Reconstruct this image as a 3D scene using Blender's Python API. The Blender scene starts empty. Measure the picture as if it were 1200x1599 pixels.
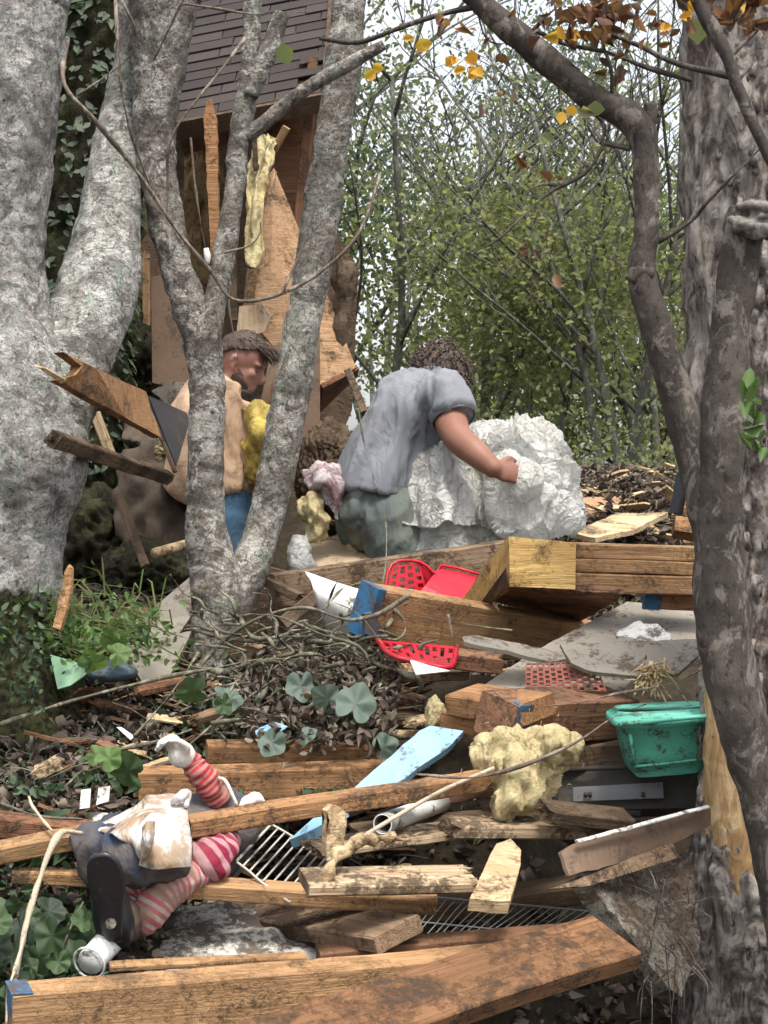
import bpy, bmesh, math, random
import numpy as np
from mathutils import Vector, Matrix, noise
rnd = random.Random(7)
sc = bpy.context.scene
COL = sc.collection

# ---------------------------------------------------------------- camera, sky, sun, exposure
F = 2800.0                                   # focal length in pixels of the 1200 px wide photograph
cam_d = bpy.data.cameras.new('camera'); cam = bpy.data.objects.new('camera', cam_d); COL.objects.link(cam)
cam.rotation_euler = (math.pi/2, 0, 0)
cam_d.sensor_fit = 'HORIZONTAL'; cam_d.sensor_width = 36; cam_d.lens = 36*F/1200
cam_d.clip_start = .05; cam_d.clip_end = 500
cam_d.dof.use_dof = True; cam_d.dof.focus_distance = 5.6; cam_d.dof.aperture_fstop = 20
sc.camera = cam
SUN_EL, SUN_AZ = 68, 160                     # azimuth clockwise from +Y: behind the camera, a little to the right
w = bpy.data.worlds.new('World'); sc.world = w; w.use_nodes = True
wn = w.node_tree; wn.nodes.clear()
sky = wn.nodes.new('ShaderNodeTexSky'); sky.sky_type = 'NISHITA'; sky.sun_disc = False
sky.sun_elevation = math.radians(SUN_EL); sky.sun_rotation = math.radians(SUN_AZ)
sky.air_density = 1.0; sky.dust_density = 4.0; sky.ozone_density = 1.0
hs = wn.nodes.new('ShaderNodeHueSaturation'); hs.inputs['Saturation'].default_value = .3; hs.inputs['Value'].default_value = 1.25
bg = wn.nodes.new('ShaderNodeBackground'); bg.inputs['Strength'].default_value = .15
wo = wn.nodes.new('ShaderNodeOutputWorld')
wn.links.new(sky.outputs[0], hs.inputs['Color']); wn.links.new(hs.outputs[0], bg.inputs[0]); wn.links.new(bg.outputs[0], wo.inputs[0])
sd = bpy.data.lights.new('sun', 'SUN'); sun = bpy.data.objects.new('sun', sd); COL.objects.link(sun)
sd.energy = 2.0; sd.angle = math.radians(14); sd.color = (1, .95, .87)
el, az = math.radians(SUN_EL), math.radians(SUN_AZ)
sdir = Vector((math.sin(az)*math.cos(el), math.cos(az)*math.cos(el), math.sin(el)))
sun.rotation_euler = sdir.to_track_quat('Z', 'Y').to_euler()
sc.view_settings.view_transform = 'Standard'; sc.view_settings.look = 'None'
sc.view_settings.exposure = .95; sc.view_settings.gamma = 1
sc.cycles.max_bounces = 6; sc.cycles.transparent_max_bounces = 8

# ---------------------------------------------------------------- helpers
def W(px, py, Y): return Vector(((px-600)/F*Y, Y, (800-py)/F*Y))
def nz(p, s=1., seed=0.): return noise.noise(Vector(p)*s + Vector((seed*7.13, seed*3.7, seed*1.9)))
def fbm(p, s=1., o=4, seed=0.): return noise.fractal(Vector(p)*s + Vector((seed*7.13, seed*3.7, seed*1.9)), 1., 2., o)

def tag(o, label=None, cat=None, group=None, kind=None):
    if label: o['label'] = label
    if cat: o['category'] = cat
    if group: o['group'] = group
    if kind: o['kind'] = kind
    return o
def empty(name, loc, label, cat, group=None):
    o = bpy.data.objects.new(name, None); o.empty_display_size = .1; COL.objects.link(o); o.location = loc
    return tag(o, label, cat, group)
def mesh(name, vs, fs, mat, parent=None, smooth=False, mw=None, uvs=None):
    me = bpy.data.meshes.new(name); me.from_pydata([tuple(v) for v in vs], [], fs)
    if uvs is not None:
        ul = me.uv_layers.new(name='UVMap'); li = np.empty(len(me.loops), dtype=np.int32); me.loops.foreach_get('vertex_index', li)
        ul.data.foreach_set('uv', np.asarray(uvs, dtype=np.float32)[li].ravel())
    if smooth: me.shade_smooth()
    me.materials.append(mat); me.update()
    o = bpy.data.objects.new(name, me); COL.objects.link(o)
    if mw is not None: o.matrix_world = mw
    if parent is not None:
        o.parent = parent
        if mw is None and parent.type == 'EMPTY': o.matrix_parent_inverse = Matrix.Translation(parent.location).inverted()
        elif parent.type != 'EMPTY' and mw is None: pass
    return o
class MB:                                     # collects shapes into one mesh
    def __init__(s): s.v = []; s.f = []; s.uv = []
    def add(s, vs, fs, uv=None):
        n = len(s.v); s.v += [Vector(v) for v in vs]; s.f += [tuple(i+n for i in f) for f in fs]
        s.uv += list(uv) if uv is not None else [(0, 0)]*len(vs); return s
    def box(s, c, sx, sy, sz, M=None):
        M = M or Matrix.Identity(3); c = Vector(c)
        vs = [c + M @ Vector((x*sx/2, y*sy/2, z*sz/2)) for x in (-1, 1) for y in (-1, 1) for z in (-1, 1)]
        return s.add(vs, [(0,1,3,2), (4,6,7,5), (0,4,5,1), (2,3,7,6), (0,2,6,4), (1,5,7,3)])
    def tube(s, pts, rad, seg=8, **k):
        v, f, u = tube(pts, rad, seg, **k); return s.add(v, f, u)
    def make(s, name, mat, parent=None, smooth=False, mw=None): return mesh(name, s.v, s.f, mat, parent, smooth, mw, s.uv)

def catmull(P, n):
    P = [np.array(p, dtype=float) for p in P]; P = [2*P[0]-P[1]] + P + [2*P[-1]-P[-2]]
    out = []
    for i in range(1, len(P)-2):
        for k in range(n):
            t = k/n; a, b, c, d = P[i-1], P[i], P[i+1], P[i+2]
            out.append(.5*((2*b)+(-a+c)*t+(2*a-5*b+4*c-d)*t*t+(-a+3*b-3*c+d)*t**3))
    out.append(P[-2]); return out
def tube(pts, rad, seg=8, sub=1, disp=None, cap=True, flat=1., side=None):
    """a smooth tube through pts; rad = list or number; flat = depth / width ratio; side = fixed sideways vector"""
    if not hasattr(rad, '__len__'): rad = [rad]*len(pts)
    R4 = [tuple(p)+((r,) if not hasattr(r, '__len__') else tuple(r)) for p, r in zip(pts, rad)]
    if sub > 1: R4 = catmull(R4, sub)
    P = [Vector(r[:3]) for r in R4]; RR = [(r[3], r[4] if len(r) > 4 else r[3]*flat) for r in R4]
    vs, fs, uv = [], [], []; n = len(P)
    T0 = (P[1]-P[0]).normalized()
    N = Vector(side) if side is not None else T0.orthogonal(); L = 0
    for i in range(n):
        T = (P[min(i+1, n-1)]-P[max(i-1, 0)])
        T = T.normalized() if T.length > 1e-9 else T0
        N = (N - T*N.dot(T)); N = N.normalized() if N.length > 1e-6 else T.orthogonal(); B = T.cross(N)
        if i: L += (P[i]-P[i-1]).length
        for j in range(seg):
            a = 2*math.pi*j/seg; d = N*math.cos(a); e = B*math.sin(a)
            nrm = (d+e)
            p = P[i] + d*RR[i][0] + e*RR[i][1]
            if disp: p = p + nrm*disp(p, L, a, i/(n-1))
            vs.append(p); uv.append((j/seg, L))
    for i in range(n-1):
        for j in range(seg):
            k = (j+1) % seg; fs.append((i*seg+j, i*seg+k, (i+1)*seg+k, (i+1)*seg+j))
    if cap:
        fs.append(tuple(range(seg-1, -1, -1))); fs.append(tuple(range((n-1)*seg, n*seg)))
    return vs, fs, uv

# ---------------------------------------------------------------- materials
class Mat:
    def __init__(s, name, rough=.85, spec=.25):
        s.m = bpy.data.materials.new(name); s.m.use_nodes = True; s.t = s.m.node_tree; s.t.nodes.clear()
        s.out = s.n('OutputMaterial'); s.b = s.n('BsdfPrincipled', Roughness=rough); s.b.inputs['Specular IOR Level'].default_value = spec
        s.t.links.new(s.b.outputs[0], s.out.inputs[0])
        s.tc = s.n('TexCoord'); s.obj = s.tc.outputs['Object']; s.oi = s.n('ObjectInfo'); s.rand = s.oi.outputs['Random']
    def put(s, sock, v):
        if isinstance(v, bpy.types.NodeSocket): s.t.links.new(v, sock)
        elif hasattr(v, '__len__') and len(v) == 3 and sock.type == 'RGBA': sock.default_value = (*v, 1)
        else: sock.default_value = v
    def n(s, typ, props=None, **inp):
        nd = s.t.nodes.new('ShaderNode'+typ)
        for k, v in (props or {}).items(): setattr(nd, k, v)
        for k, v in inp.items():
            k2 = k.replace('_', ' '); s.put(nd.inputs[int(k[1:])] if (k[0] == 'i' and k[1:].isdigit()) else nd.inputs[k2], v)
        return nd
    def col(s, v): s.put(s.b.inputs['Base Color'], v); return s
    def map(s, scale=(1, 1, 1), vec=None, off=None):
        nd = s.n('Mapping', Vector=vec or s.obj); s.put(nd.inputs['Scale'], scale)
        if off is not None: s.put(nd.inputs['Location'], off)
        return nd.outputs[0]
    def noise(s, scale, detail=5, rough=.6, vec=None, dist=0): return s.n('TexNoise', Vector=vec or s.obj, Scale=scale, Detail=detail, Roughness=rough, Distortion=dist).outputs[0]
    def voro(s, scale, vec=None, feature='F1', out=0, rand=1): return s.n('TexVoronoi', {'feature': feature}, Vector=vec or s.obj, Scale=scale, Randomness=rand).outputs[out]
    def ramp(s, fac, st, interp='LINEAR'):
        nd = s.n('ValToRGB', Fac=fac); cr = nd.color_ramp; cr.interpolation = interp
        while len(cr.elements) < len(st): cr.elements.new(.5)
        for e, (p, c) in zip(cr.elements, st): e.position = p; e.color = (*c, 1) if hasattr(c, '__len__') else (c, c, c, 1)
        return nd.outputs[0]
    def mix(s, fac, a, b, mode='MIX'):
        nd = s.n('Mix', {'data_type': 'RGBA', 'blend_type': mode}); s.put(nd.inputs[0], fac); s.put(nd.inputs[6], a); s.put(nd.inputs[7], b); return nd.outputs[2]
    def math(s, op, a, b=0., c=0.):
        nd = s.n('Math', {'operation': op}); s.put(nd.inputs[0], a); s.put(nd.inputs[1], b); s.put(nd.inputs[2], c); return nd.outputs[0]
    def bump(s, h, strength=.5, dist=.01):
        nd = s.n('Bump', Height=h, Strength=strength, Distance=dist)
        if s.b.inputs['Normal'].is_linked: s.t.links.new(s.b.inputs['Normal'].links[0].from_socket, nd.inputs['Normal'])
        s.put(s.b.inputs['Normal'], nd.outputs[0]); return s
    def shift(s, k=37.): # a random offset for each object
        r = s.math('MULTIPLY', s.rand, k); return s.n('VectorMath', {'operation': 'ADD'}, i0=s.obj, i1=s.n('CombineXYZ', X=r, Y=r, Z=r).outputs[0]).outputs[0]

def wood(name, c1, c2, dirt=.35, dcol=(.055, .038, .026), knots=.5, rough=.75, var=.25):
    m = Mat(name, rough, .2); v = m.shift()
    g = m.noise(1., 7, .65, m.map((1.6, 26, 26), v), 1.2)
    g2 = m.noise(1., 4, .7, m.map((6, 160, 160), v))
    c = m.ramp(g, [(.36, c2), (.52, c1), (.68, tuple(min(1, x*1.25) for x in c1))])
    c = m.mix(m.ramp(g2, [(.36, .8), (.54, 0)]), c, tuple(x*.7 for x in c2), 'MIX')
    k = m.voro(1., m.map((2.4, 9, 9), v)); c = m.mix(m.ramp(k, [(0, knots), (.10, knots*.8), (.17, 0)]), c, tuple(x*.35 for x in c2))
    big = m.noise(2.3, 4, .6, v); c = m.mix(m.ramp(big, [(.38, .6), (.58, 0)]), c, tuple(x*.6 for x in c1))
    d1 = m.noise(7, 8, .72, v, .6); d2 = m.noise(70, 5, .7, v)
    dm = m.math('ADD', d1, m.math('MULTIPLY', m.math('SUBTRACT', d2, .5), .5))
    c = m.mix(m.ramp(dm, [(.605-.22*dirt, 0), (.70-.2*dirt, .9)]), c, dcol)
    c = m.mix(m.math('MULTIPLY', m.rand, var), c, (.30, .19, .10))
    m.col(c); m.bump(m.math('ADD', g2, m.math('MULTIPLY', m.ramp(dm, [(.5, 0), (.7, 1)]), 1.2)), .9, .006)
    return m.m
WOOD = wood('pine_lumber', (.46, .27, .13), (.30, .155, .07), .18)
WOOD2 = wood('orange_lumber', (.40, .215, .10), (.26, .125, .055), .35)
WOODR = wood('red_brown_lumber', (.22, .10, .055), (.13, .06, .034), .35)
WOODD = wood('weathered_lumber', (.17, .12, .08), (.09, .06, .042), .7, (.05, .035, .024))
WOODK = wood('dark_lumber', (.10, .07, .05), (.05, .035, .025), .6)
WOODP = wood('pale_split_wood', (.66, .50, .30), (.45, .31, .17), .35, knots=.1)
PLY = wood('plywood', (.42, .265, .15), (.30, .17, .085), .25, knots=.9)
PLYY = wood('yellow_plywood', (.68, .45, .16), (.50, .31, .10), .22, knots=.2)

def plain(name, c, rough=.6, mud=.0, mudc=(.07, .05, .035), var=.12, bs=60, bst=.15, mscale=9, spec=.3):
    m = Mat(name, rough, spec); v = m.shift()
    a = m.noise(6, 5, .6, v); cc = m.mix(m.ramp(a, [(.3, 1.), (.7, 0.)]), c, tuple(x*(1-var*2) for x in c))
    if mud:
        d = m.math('ADD', m.noise(mscale, 8, .72, v, .4), m.math('MULTIPLY', m.math('SUBTRACT', m.noise(mscale*9, 4, .7, v), .5), .45))
        cc = m.mix(m.ramp(d, [(.62-.24*mud, 0), (.71-.22*mud, .92)]), cc, mudc)
    m.col(cc); m.bump(m.noise(bs, 5, .6, v), bst, .01); return m
BLUEP = plain('blue_end_paint', (.03, .14, .28), .7, .75).m
RED = plain('red_plastic', (.50, .012, .03), .35, .3).m
GREENP = plain('green_plastic', (.14, .56, .41), .45, .45, mscale=16, spec=.3).m
WHITEP = plain('white_plastic', (.72, .72, .68), .4, .2).m
FOAMB = plain('blue_foam_board', (.24, .44, .62), .5, .25).m
BEIGE = plain('grey_beige_drywall', (.30, .265, .215), .85, .4).m
GREYD = plain('old_drywall', (.22, .20, .165), .9, .5).m
BROWNP = plain('brown_panel', (.16, .105, .07), .8, .4).m
BLACKP = plain('black_panel', (.022, .026, .034), .45, .2).m
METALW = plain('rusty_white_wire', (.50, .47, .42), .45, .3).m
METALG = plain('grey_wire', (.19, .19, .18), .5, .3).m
DIRTYW = plain('muddy_white_sheet', (.50, .49, .45), .8, .72, mscale=7).m
CASE = plain('muddy_metal_case', (.075, .07, .06), .6, .5, bs=40, bst=.4).m
PLATE = plain('grey_metal_plate', (.23, .235, .235), .5, .3).m
ROPE = plain('tan_rope', (.50, .42, .31), .9, .2, bs=250, bst=.5).m
BRICK = plain('brick_red_grit', (.30, .10, .07), .9, .5, bs=60, bst=.6).m
CARD = plain('tan_cardboard', (.40, .30, .20), .9, .2).m
TARP = plain('brown_sheeting', (.11, .085, .062), .9, .5).m

def remesh(mb, vox, smooth=4, fac=.5):
    me = bpy.data.meshes.new('tmp'); me.from_pydata([tuple(v) for v in mb.v], [], mb.f); o = bpy.data.objects.new('tmp', me); COL.objects.link(o)
    m = o.modifiers.new('r', 'REMESH'); m.mode = 'VOXEL'; m.voxel_size = vox; s = o.modifiers.new('s', 'SMOOTH'); s.iterations = smooth; s.factor = fac
    dg = bpy.context.evaluated_depsgraph_get(); dg.update(); ev = o.evaluated_get(dg); m2 = ev.to_mesh()
    out = MB(); out.v = [v.co.copy() for v in m2.vertices]; out.f = [tuple(p.vertices) for p in m2.polygons]; out.uv = [(0, 0)]*len(out.v)
    ev.to_mesh_clear(); bpy.data.objects.remove(o); bpy.data.meshes.remove(me); return out
def roughen(V, Fc, layers, seed=1, warp=.0, wf=4.):
    me = bpy.data.meshes.new('t'); me.from_pydata([tuple(v) for v in V], [], Fc); me.update(); out = []
    for v in me.vertices:
        n = v.normal; q = v.co.copy()
        if warp: q = q+Vector((nz(q, wf, seed), nz(q, wf, seed+11), nz(q, wf, seed+23)))*warp
        d = 0.
        for (f, a, kind) in layers: x = nz(q, f, seed+f); d += a*((1-3*abs(x)) if kind == 'r' else (3*abs(x)-1 if kind == 'b' else x*1.6))
        out.append(v.co+n*d)
    bpy.data.meshes.remove(me); return out
def insul(name, c, dark):
    m = Mat(name, .95, .05); v = m.shift()
    n1 = m.noise(22, 8, .7, v, 1.5); n2 = m.noise(5, 4, .6, v)
    cc = m.ramp(n1, [(.36, dark), (.48, c), (.66, tuple(min(1, x*1.15) for x in c))])
    cc = m.mix(m.ramp(n2, [(.55, 0), (.72, .7)]), cc, (.30, .22, .13)); m.col(cc)
    m.bump(n1, 1., .03); m.bump(m.noise(110, 6, .75, v), .9, .006); return m.m
INS = insul('pale_yellow_insulation', (.70, .59, .33), (.46, .34, .16))
INSY = insul('bright_yellow_insulation', (.70, .53, .15), (.45, .29, .06))
INSB = insul('dirty_brown_insulation', (.33, .23, .12), (.13, .08, .045))

def bark_lichen(name, base=(.22, .20, .18), light=(.44, .43, .40), green=(.26, .31, .24), s=1., bst=.8, ring=.6):
    m = Mat(name, .92, .12); o = m.obj; D = lambda c, k: tuple(x*k for x in c)
    a = m.noise(11*s, 10, .72, o, 1.0); c = m.ramp(a, [(.36, D(base, .4)), (.46, base), (.56, D(base, 1.25)), (.66, light)])
    p1 = m.noise(7*s, 9, .74, m.map((1, 1, 1.25), off=(3, 1, 8)), .9); c = m.mix(m.ramp(p1, [(.505, 0), (.525, .85), (.7, .95)]), c, light)
    p2 = m.noise(9*s, 9, .78, m.map((1, 1, 1), off=(13, 7, 2)), .9); c = m.mix(m.ramp(p2, [(.53, 0), (.56, .75)]), c, green)
    p4 = m.noise(5*s, 9, .74, m.map((1, 1, 1), off=(23, 4, 9)), .9); c = m.mix(m.ramp(p4, [(.545, 0), (.575, .75)]), c, D(base, .5))
    st = m.noise(1., 6, .65, m.map((9*s, 9*s, 30*s)), 2.6); sm_ = m.ramp(st, [(.475, 0), (.5, 1), (.525, 0)]); c = m.mix(m.math('MULTIPLY', sm_, ring), c, D(base, .25))
    cr = m.noise(42*s, 7, .8, o, 1.2); cm = m.ramp(cr, [(.40, .85), (.47, 0)]); c = m.mix(cm, c, D(base, .28))
    p3 = m.voro(9*s, m.map((1, 1, 1.2), off=(5, 5, 5))); c = m.mix(m.ramp(p3, [(.05, .9), (.09, 0)]), c, (.05, .042, .036))
    cl = m.noise(15*s, 3, .55, o, 2.2); cl1 = m.ramp(cl, [(.478, 0), (.497, 1), (.50, 1), (.512, 0)]); cl2 = m.ramp(m.noise(34*s, 3, .6, m.map((1, 1, 1.3), off=(2, 9, 5)), 2.), [(.475, 0), (.5, 1), (.515, 0)])
    lm = m.math('MAXIMUM', cl1, m.math('MULTIPLY', cl2, .7)); c = m.mix(m.math('MULTIPLY', lm, .6), c, D(base, .22))
    m.col(c); m.bump(a, bst, .014); m.bump(m.math('SUBTRACT', m.math('MULTIPLY', m.ramp(cl, [(.44, 0), (.5, 1), (.501, .2), (.6, .3)]), .9), cl2), .8, .007); m.bump(m.math('SUBTRACT', 1., sm_), .7*ring, .008); m.bump(cr, .9, .007); return m.m
BARK = bark_lichen('lichened_bark', (.25, .22, .19), (.54, .52, .47), (.29, .31, .26))
BARKW = bark_lichen('pale_peeling_bark', (.32, .305, .275), (.60, .59, .55), (.32, .38, .31), .8, 1.)
def bark_scaly(name, c, light, dark, sx=26, sz=9):
    m = Mat(name, .92, .12); a = m.noise(1., 9, .7, m.map((sx, sx, sz)), 1.6); b = m.noise(1., 8, .72, m.map((sx*2.4, sx*2.4, sz*3)), 1.2); k = m.noise(7, 6, .7, None, .8)
    col = m.ramp(a, [(.33, tuple(x*.3 for x in dark)), (.40, dark), (.47, c), (.60, light)]); col = m.mix(m.ramp(b, [(.35, .9), (.42, 0)]), col, tuple(x*.4 for x in dark)); col = m.mix(m.ramp(k, [(.52, 0), (.6, .6)]), col, light)
    col = m.mix(m.ramp(m.noise(4, 7, .7, m.map((1, 1, 1), off=(9, 2, 4))), [(.55, 0), (.62, .5)]), col, (.14, .085, .06))
    m.col(col); m.bump(m.ramp(a, [(.38, 0), (.5, .7), (.7, 1)]), 1., .022); m.bump(b, .9, .008); return m.m
BARKS = bark_scaly('flaking_oak_bark', (.28, .24, .21), (.45, .41, .37), (.16, .13, .115), 20, 7)
BARKM = bark_lichen('pale_platey_bark', (.34, .32, .295), (.66, .65, .61), (.34, .39, .33), 1.7, 1.2, .3)
def smoothbark(name, c, g):
    m = Mat(name, .85, .2); a = m.noise(9, 7, .65, m.map((1, 1, .35)), .5); cc = m.ramp(a, [(.3, tuple(x*.55 for x in c)), (.55, c), (.75, g)])
    b = m.noise(60, 8, .75, m.map((1, 1, .5))); l = m.noise(13, 9, .75, m.map((1, 1, .6), off=(4, 2, 7)), 1.); cc = m.mix(m.ramp(l, [(.53, 0), (.57, .5)]), cc, tuple(x*1.5+.03 for x in g)); m.col(m.mix(m.ramp(b, [(.38, .8), (.47, 0)]), cc, tuple(x*.35 for x in c))); m.bump(a, .7, .012); m.bump(b, .8, .006)
    m.bump(m.noise(30, 6, .7), .4, .006); return m.m
BARKD = smoothbark('dark_smooth_bark', (.072, .060, .051), (.15, .13, .11))
TWIG = smoothbark('twig_bark', (.15, .115, .09), (.25, .22, .17))
VINE = smoothbark('grey_green_vine', (.13, .12, .085), (.22, .21, .15))
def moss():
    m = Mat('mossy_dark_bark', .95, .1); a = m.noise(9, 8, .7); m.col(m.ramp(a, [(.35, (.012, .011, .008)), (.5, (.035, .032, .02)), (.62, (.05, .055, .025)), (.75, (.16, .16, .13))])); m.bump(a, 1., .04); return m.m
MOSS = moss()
def mossg():
    m = Mat('bright_moss', .95, .1); a = m.noise(60, 8, .7); m.col(m.ramp(a, [(.38, (.012, .013, .006)), (.52, (.04, .05, .016)), (.64, (.08, .09, .03))])); m.bump(a, 1., .02); return m.m
MOSSG = mossg()

def leafmat(name, cols, trans=.45, rough=.55):
    m = Mat(name, rough, .3); g = m.n('NewGeometry'); r = g.outputs['Random Per Island']
    c = m.ramp(r, [(i/(len(cols)-1) if len(cols) > 1 else 0, c) for i, c in enumerate(cols)])
    m.col(c)
    tr = m.n('BsdfTranslucent', Color=m.mix(1., c, (1.3, 1.35, .85), 'MULTIPLY')); mx = m.n('MixShader', Fac=trans)
    m.t.links.new(m.b.outputs[0], mx.inputs[1]); m.t.links.new(tr.outputs[0], mx.inputs[2]); m.t.links.new(mx.outputs[0], m.out.inputs[0]); return m.m
LEAF = leafmat('olive_green_leaves', [(.10, .125, .065), (.16, .19, .095), (.25, .265, .14), (.13, .16, .09), (.32, .31, .19)], .62)
LEAF2 = leafmat('dark_green_leaves', [(.055, .08, .06), (.095, .125, .085), (.15, .185, .12), (.07, .10, .075)], .5)
LEAF3 = leafmat('yellow_green_leaves', [(.15, .18, .085), (.23, .25, .12), (.13, .16, .08), (.31, .30, .16)], .55)
DEAD = leafmat('brown_autumn_leaves', [(.10, .05, .035), (.17, .08, .04), (.07, .04, .035), (.26, .13, .05), (.10, .06, .055), (.14, .10, .07)], .35)
GOLD = leafmat('yellow_autumn_leaf', [(.55, .36, .05), (.62, .30, .04)])
LITTER = leafmat('leaf_litter', [(.04, .028, .024), (.075, .052, .045), (.14, .105, .085), (.055, .043, .036), (.24, .195, .15), (.03, .025, .02), (.10, .072, .056), (.065, .075, .04)], .1, .8)
VINEL = leafmat('vine_leaves', [(.02, .035, .02), (.035, .06, .028), (.06, .10, .04), (.045, .06, .042)], .25)
FRESH = leafmat('fresh_green_leaves', [(.07, .13, .04), (.12, .20, .06), (.06, .10, .04)], .4)
WILT = leafmat('wilted_grey_green_leaves', [(.16, .22, .17), (.11, .15, .12), (.2, .27, .21)], .3, .6)
GRASS = leafmat('pale_grass', [(.28, .27, .14), (.18, .22, .08), (.12, .18, .05), (.34, .31, .19)], .3)

# ---------------------------------------------------------------- leaves: many small folded quads in one mesh
def leafmesh(name, C, N, size, mat, parent=None, asp=.62, seed=1, curl=.25):
    r = np.random.default_rng(seed); C = np.asarray(C, float); n = len(C); N = np.asarray(N, float)
    N = N/np.maximum(np.linalg.norm(N, axis=1, keepdims=True), 1e-6)
    A = np.cross(N, r.normal(size=(n, 3))); A /= np.maximum(np.linalg.norm(A, axis=1, keepdims=True), 1e-6); B = np.cross(N, A)
    s = (size if np.ndim(size) else np.full(n, size))[:, None]*(.6+.8*r.random((n, 1))); cu = curl*s*(r.random((n, 1))-.2)
    V = np.empty((n, 6, 3))
    V[:, 0] = C-A*s*.5-N*cu; V[:, 1] = C-A*s*.12+B*s*asp*.45+N*cu*.7; V[:, 2] = C+A*s*.25+B*s*asp*.33+N*cu*.6
    V[:, 3] = C+A*s*.55-N*cu; V[:, 4] = C+A*s*.25-B*s*asp*.33+N*cu*.6; V[:, 5] = C-A*s*.12-B*s*asp*.45+N*cu*.7
    me = bpy.data.meshes.new(name); me.vertices.add(n*6); me.vertices.foreach_set('co', V.ravel())
    q = np.array([[0, 1, 2, 3], [0, 3, 4, 5]])
    idx = (np.arange(n)[:, None, None]*6+q[None]).reshape(-1)
    me.loops.add(len(idx)); me.loops.foreach_set('vertex_index', idx.astype(np.int32))
    me.polygons.add(n*2); me.polygons.foreach_set('loop_start', np.arange(0, n*8, 4, dtype=np.int32)); me.polygons.foreach_set('loop_total', np.full(n*2, 4, dtype=np.int32))
    me.update(calc_edges=True); me.validate(); me.materials.append(mat)
    o = bpy.data.objects.new(name, me); COL.objects.link(o)
    if parent is not None:
        o.parent = parent
        if parent.type == 'EMPTY': o.matrix_parent_inverse = Matrix.Translation(parent.location).inverted()
    return o
# ---------------------------------------------------------------- the slope
def interp(pr, y): return float(np.interp(y, [p[0] for p in pr], [p[1] for p in pr]))
PL = [(-5, -2.2), (1, -1.6), (3, -1.4), (4, -1.14), (5.2, -.74), (6, -.535), (6.6, -.36), (7.5, -.3), (9, -.1), (11, .1), (14, -.3), (22, -1.3), (60, -2.5), (140, -3)]
PM = [(-5, -2.2), (1, -1.7), (3, -1.75), (4, -1.72), (4.7, -1.55), (5.15, -1.2), (5.6, -.72), (6, -.56), (6.5, -.72), (7.4, -.97), (8.1, -.5), (9, .12), (10, .15), (14, -.4), (22, -1.3), (60, -2.5), (140, -3)]
PR = [(-5, -2.2), (1, -1.7), (3, -1.75), (4, -1.72), (4.8, -1.6), (5.3, -1.4), (6.0, -.8), (6.5, -.6), (7.4, -.16), (8.2, .06), (9, .15), (10, .16), (14, -.4), (22, -1.3), (60, -2.5), (140, -3)]
def sm(a, b, x): t = max(0, min(1, (x-a)/(b-a))); return t*t*(3-2*t)
def ground(x, y):
    k = x/max(y, 1)
    z = interp(PL, y)*(1-sm(-.135, -.06, k)) + interp(PM, y)*sm(-.135, -.06, k)
    z = z*(1-sm(.06, .12, k)) + interp(PR, y)*sm(.06, .12, k)
    if y < 12: z += .04*nz((x, y, 0), 2.2) + .018*nz((x, y, 0), 8)+(.012*nz((x, y, 5), 25) if y > 2.5 else 0)
    return z
def build_ground():
    ys = np.concatenate([np.arange(-5, 2.5, .5), np.arange(2.5, 10.5, .05), np.arange(10.5, 20, .5), np.arange(20, 141, 6)])
    xs = np.concatenate([np.arange(-60, -4, 4), np.arange(-4, 4, .05), np.arange(4, 61, 4)])
    vs = [(x, y, ground(x, y)) for y in ys for x in xs]; nx = len(xs)
    fs = [(j*nx+i, j*nx+i+1, (j+1)*nx+i+1, (j+1)*nx+i) for j in range(len(ys)-1) for i in range(nx-1)]
    m = Mat('dark_forest_soil', .95, .1); a = m.noise(14, 9, .75); b = m.noise(3, 4, .6)
    m.col(m.mix(m.ramp(b, [(.4, 0), (.65, .5)]), m.ramp(a, [(.3, (.018, .013, .01)), (.5, (.05, .036, .027)), (.68, (.115, .085, .062))]), (.06, .055, .03)))
    m.bump(a, 1., .04); m.bump(m.noise(90, 5, .7), .6, .01)
    tag(mesh('ground', vs, fs, m.m, smooth=True), 'dark forest slope under the debris', kind='structure')
build_ground()

def scatter(n, pxr, Yr, seed, lift=.02):
    r = random.Random(seed); C = []
    while len(C) < n:
        Y = r.uniform(*Yr); x = (r.uniform(*pxr)-600)/F*Y; C.append((x, Y, ground(x, Y)+r.random()**2*lift+.006))
    return C
def litter(name, n, pxr, Yr, size, mat, label, seed, lift=.03, tilt=.7):
    C = scatter(n, pxr, Yr, seed, lift); r = np.random.default_rng(seed); N = r.normal(size=(n, 3))*tilt+np.array([0, -.35, 1])
    return tag(leafmesh(name, C, N, np.full(n, size)*(.5+r.random(n)), mat, seed=seed, curl=.9), label, kind='stuff')
litter('leaf_litter', 24000, (-300, 620), (4.6, 7.0), .026, LITTER, 'dead brown leaves covering the slope on the left', 1, .05)
litter('mulch', 16000, (600, 1300), (6.6, 9.8), .024, LITTER, 'dark mulch and torn bark on the mound behind the bags', 2, .07)
litter('undergrowth', 1500, (-260, 190), (3.7, 4.7), .03, VINEL, 'dark ground leaves under the doll', 3, .12, .6)
litter('forest_debris', 7000, (-100, 1300), (3.0, 5.4), .03, LITTER, 'dark leaf mould under the timber pile', 4, .05)
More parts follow.
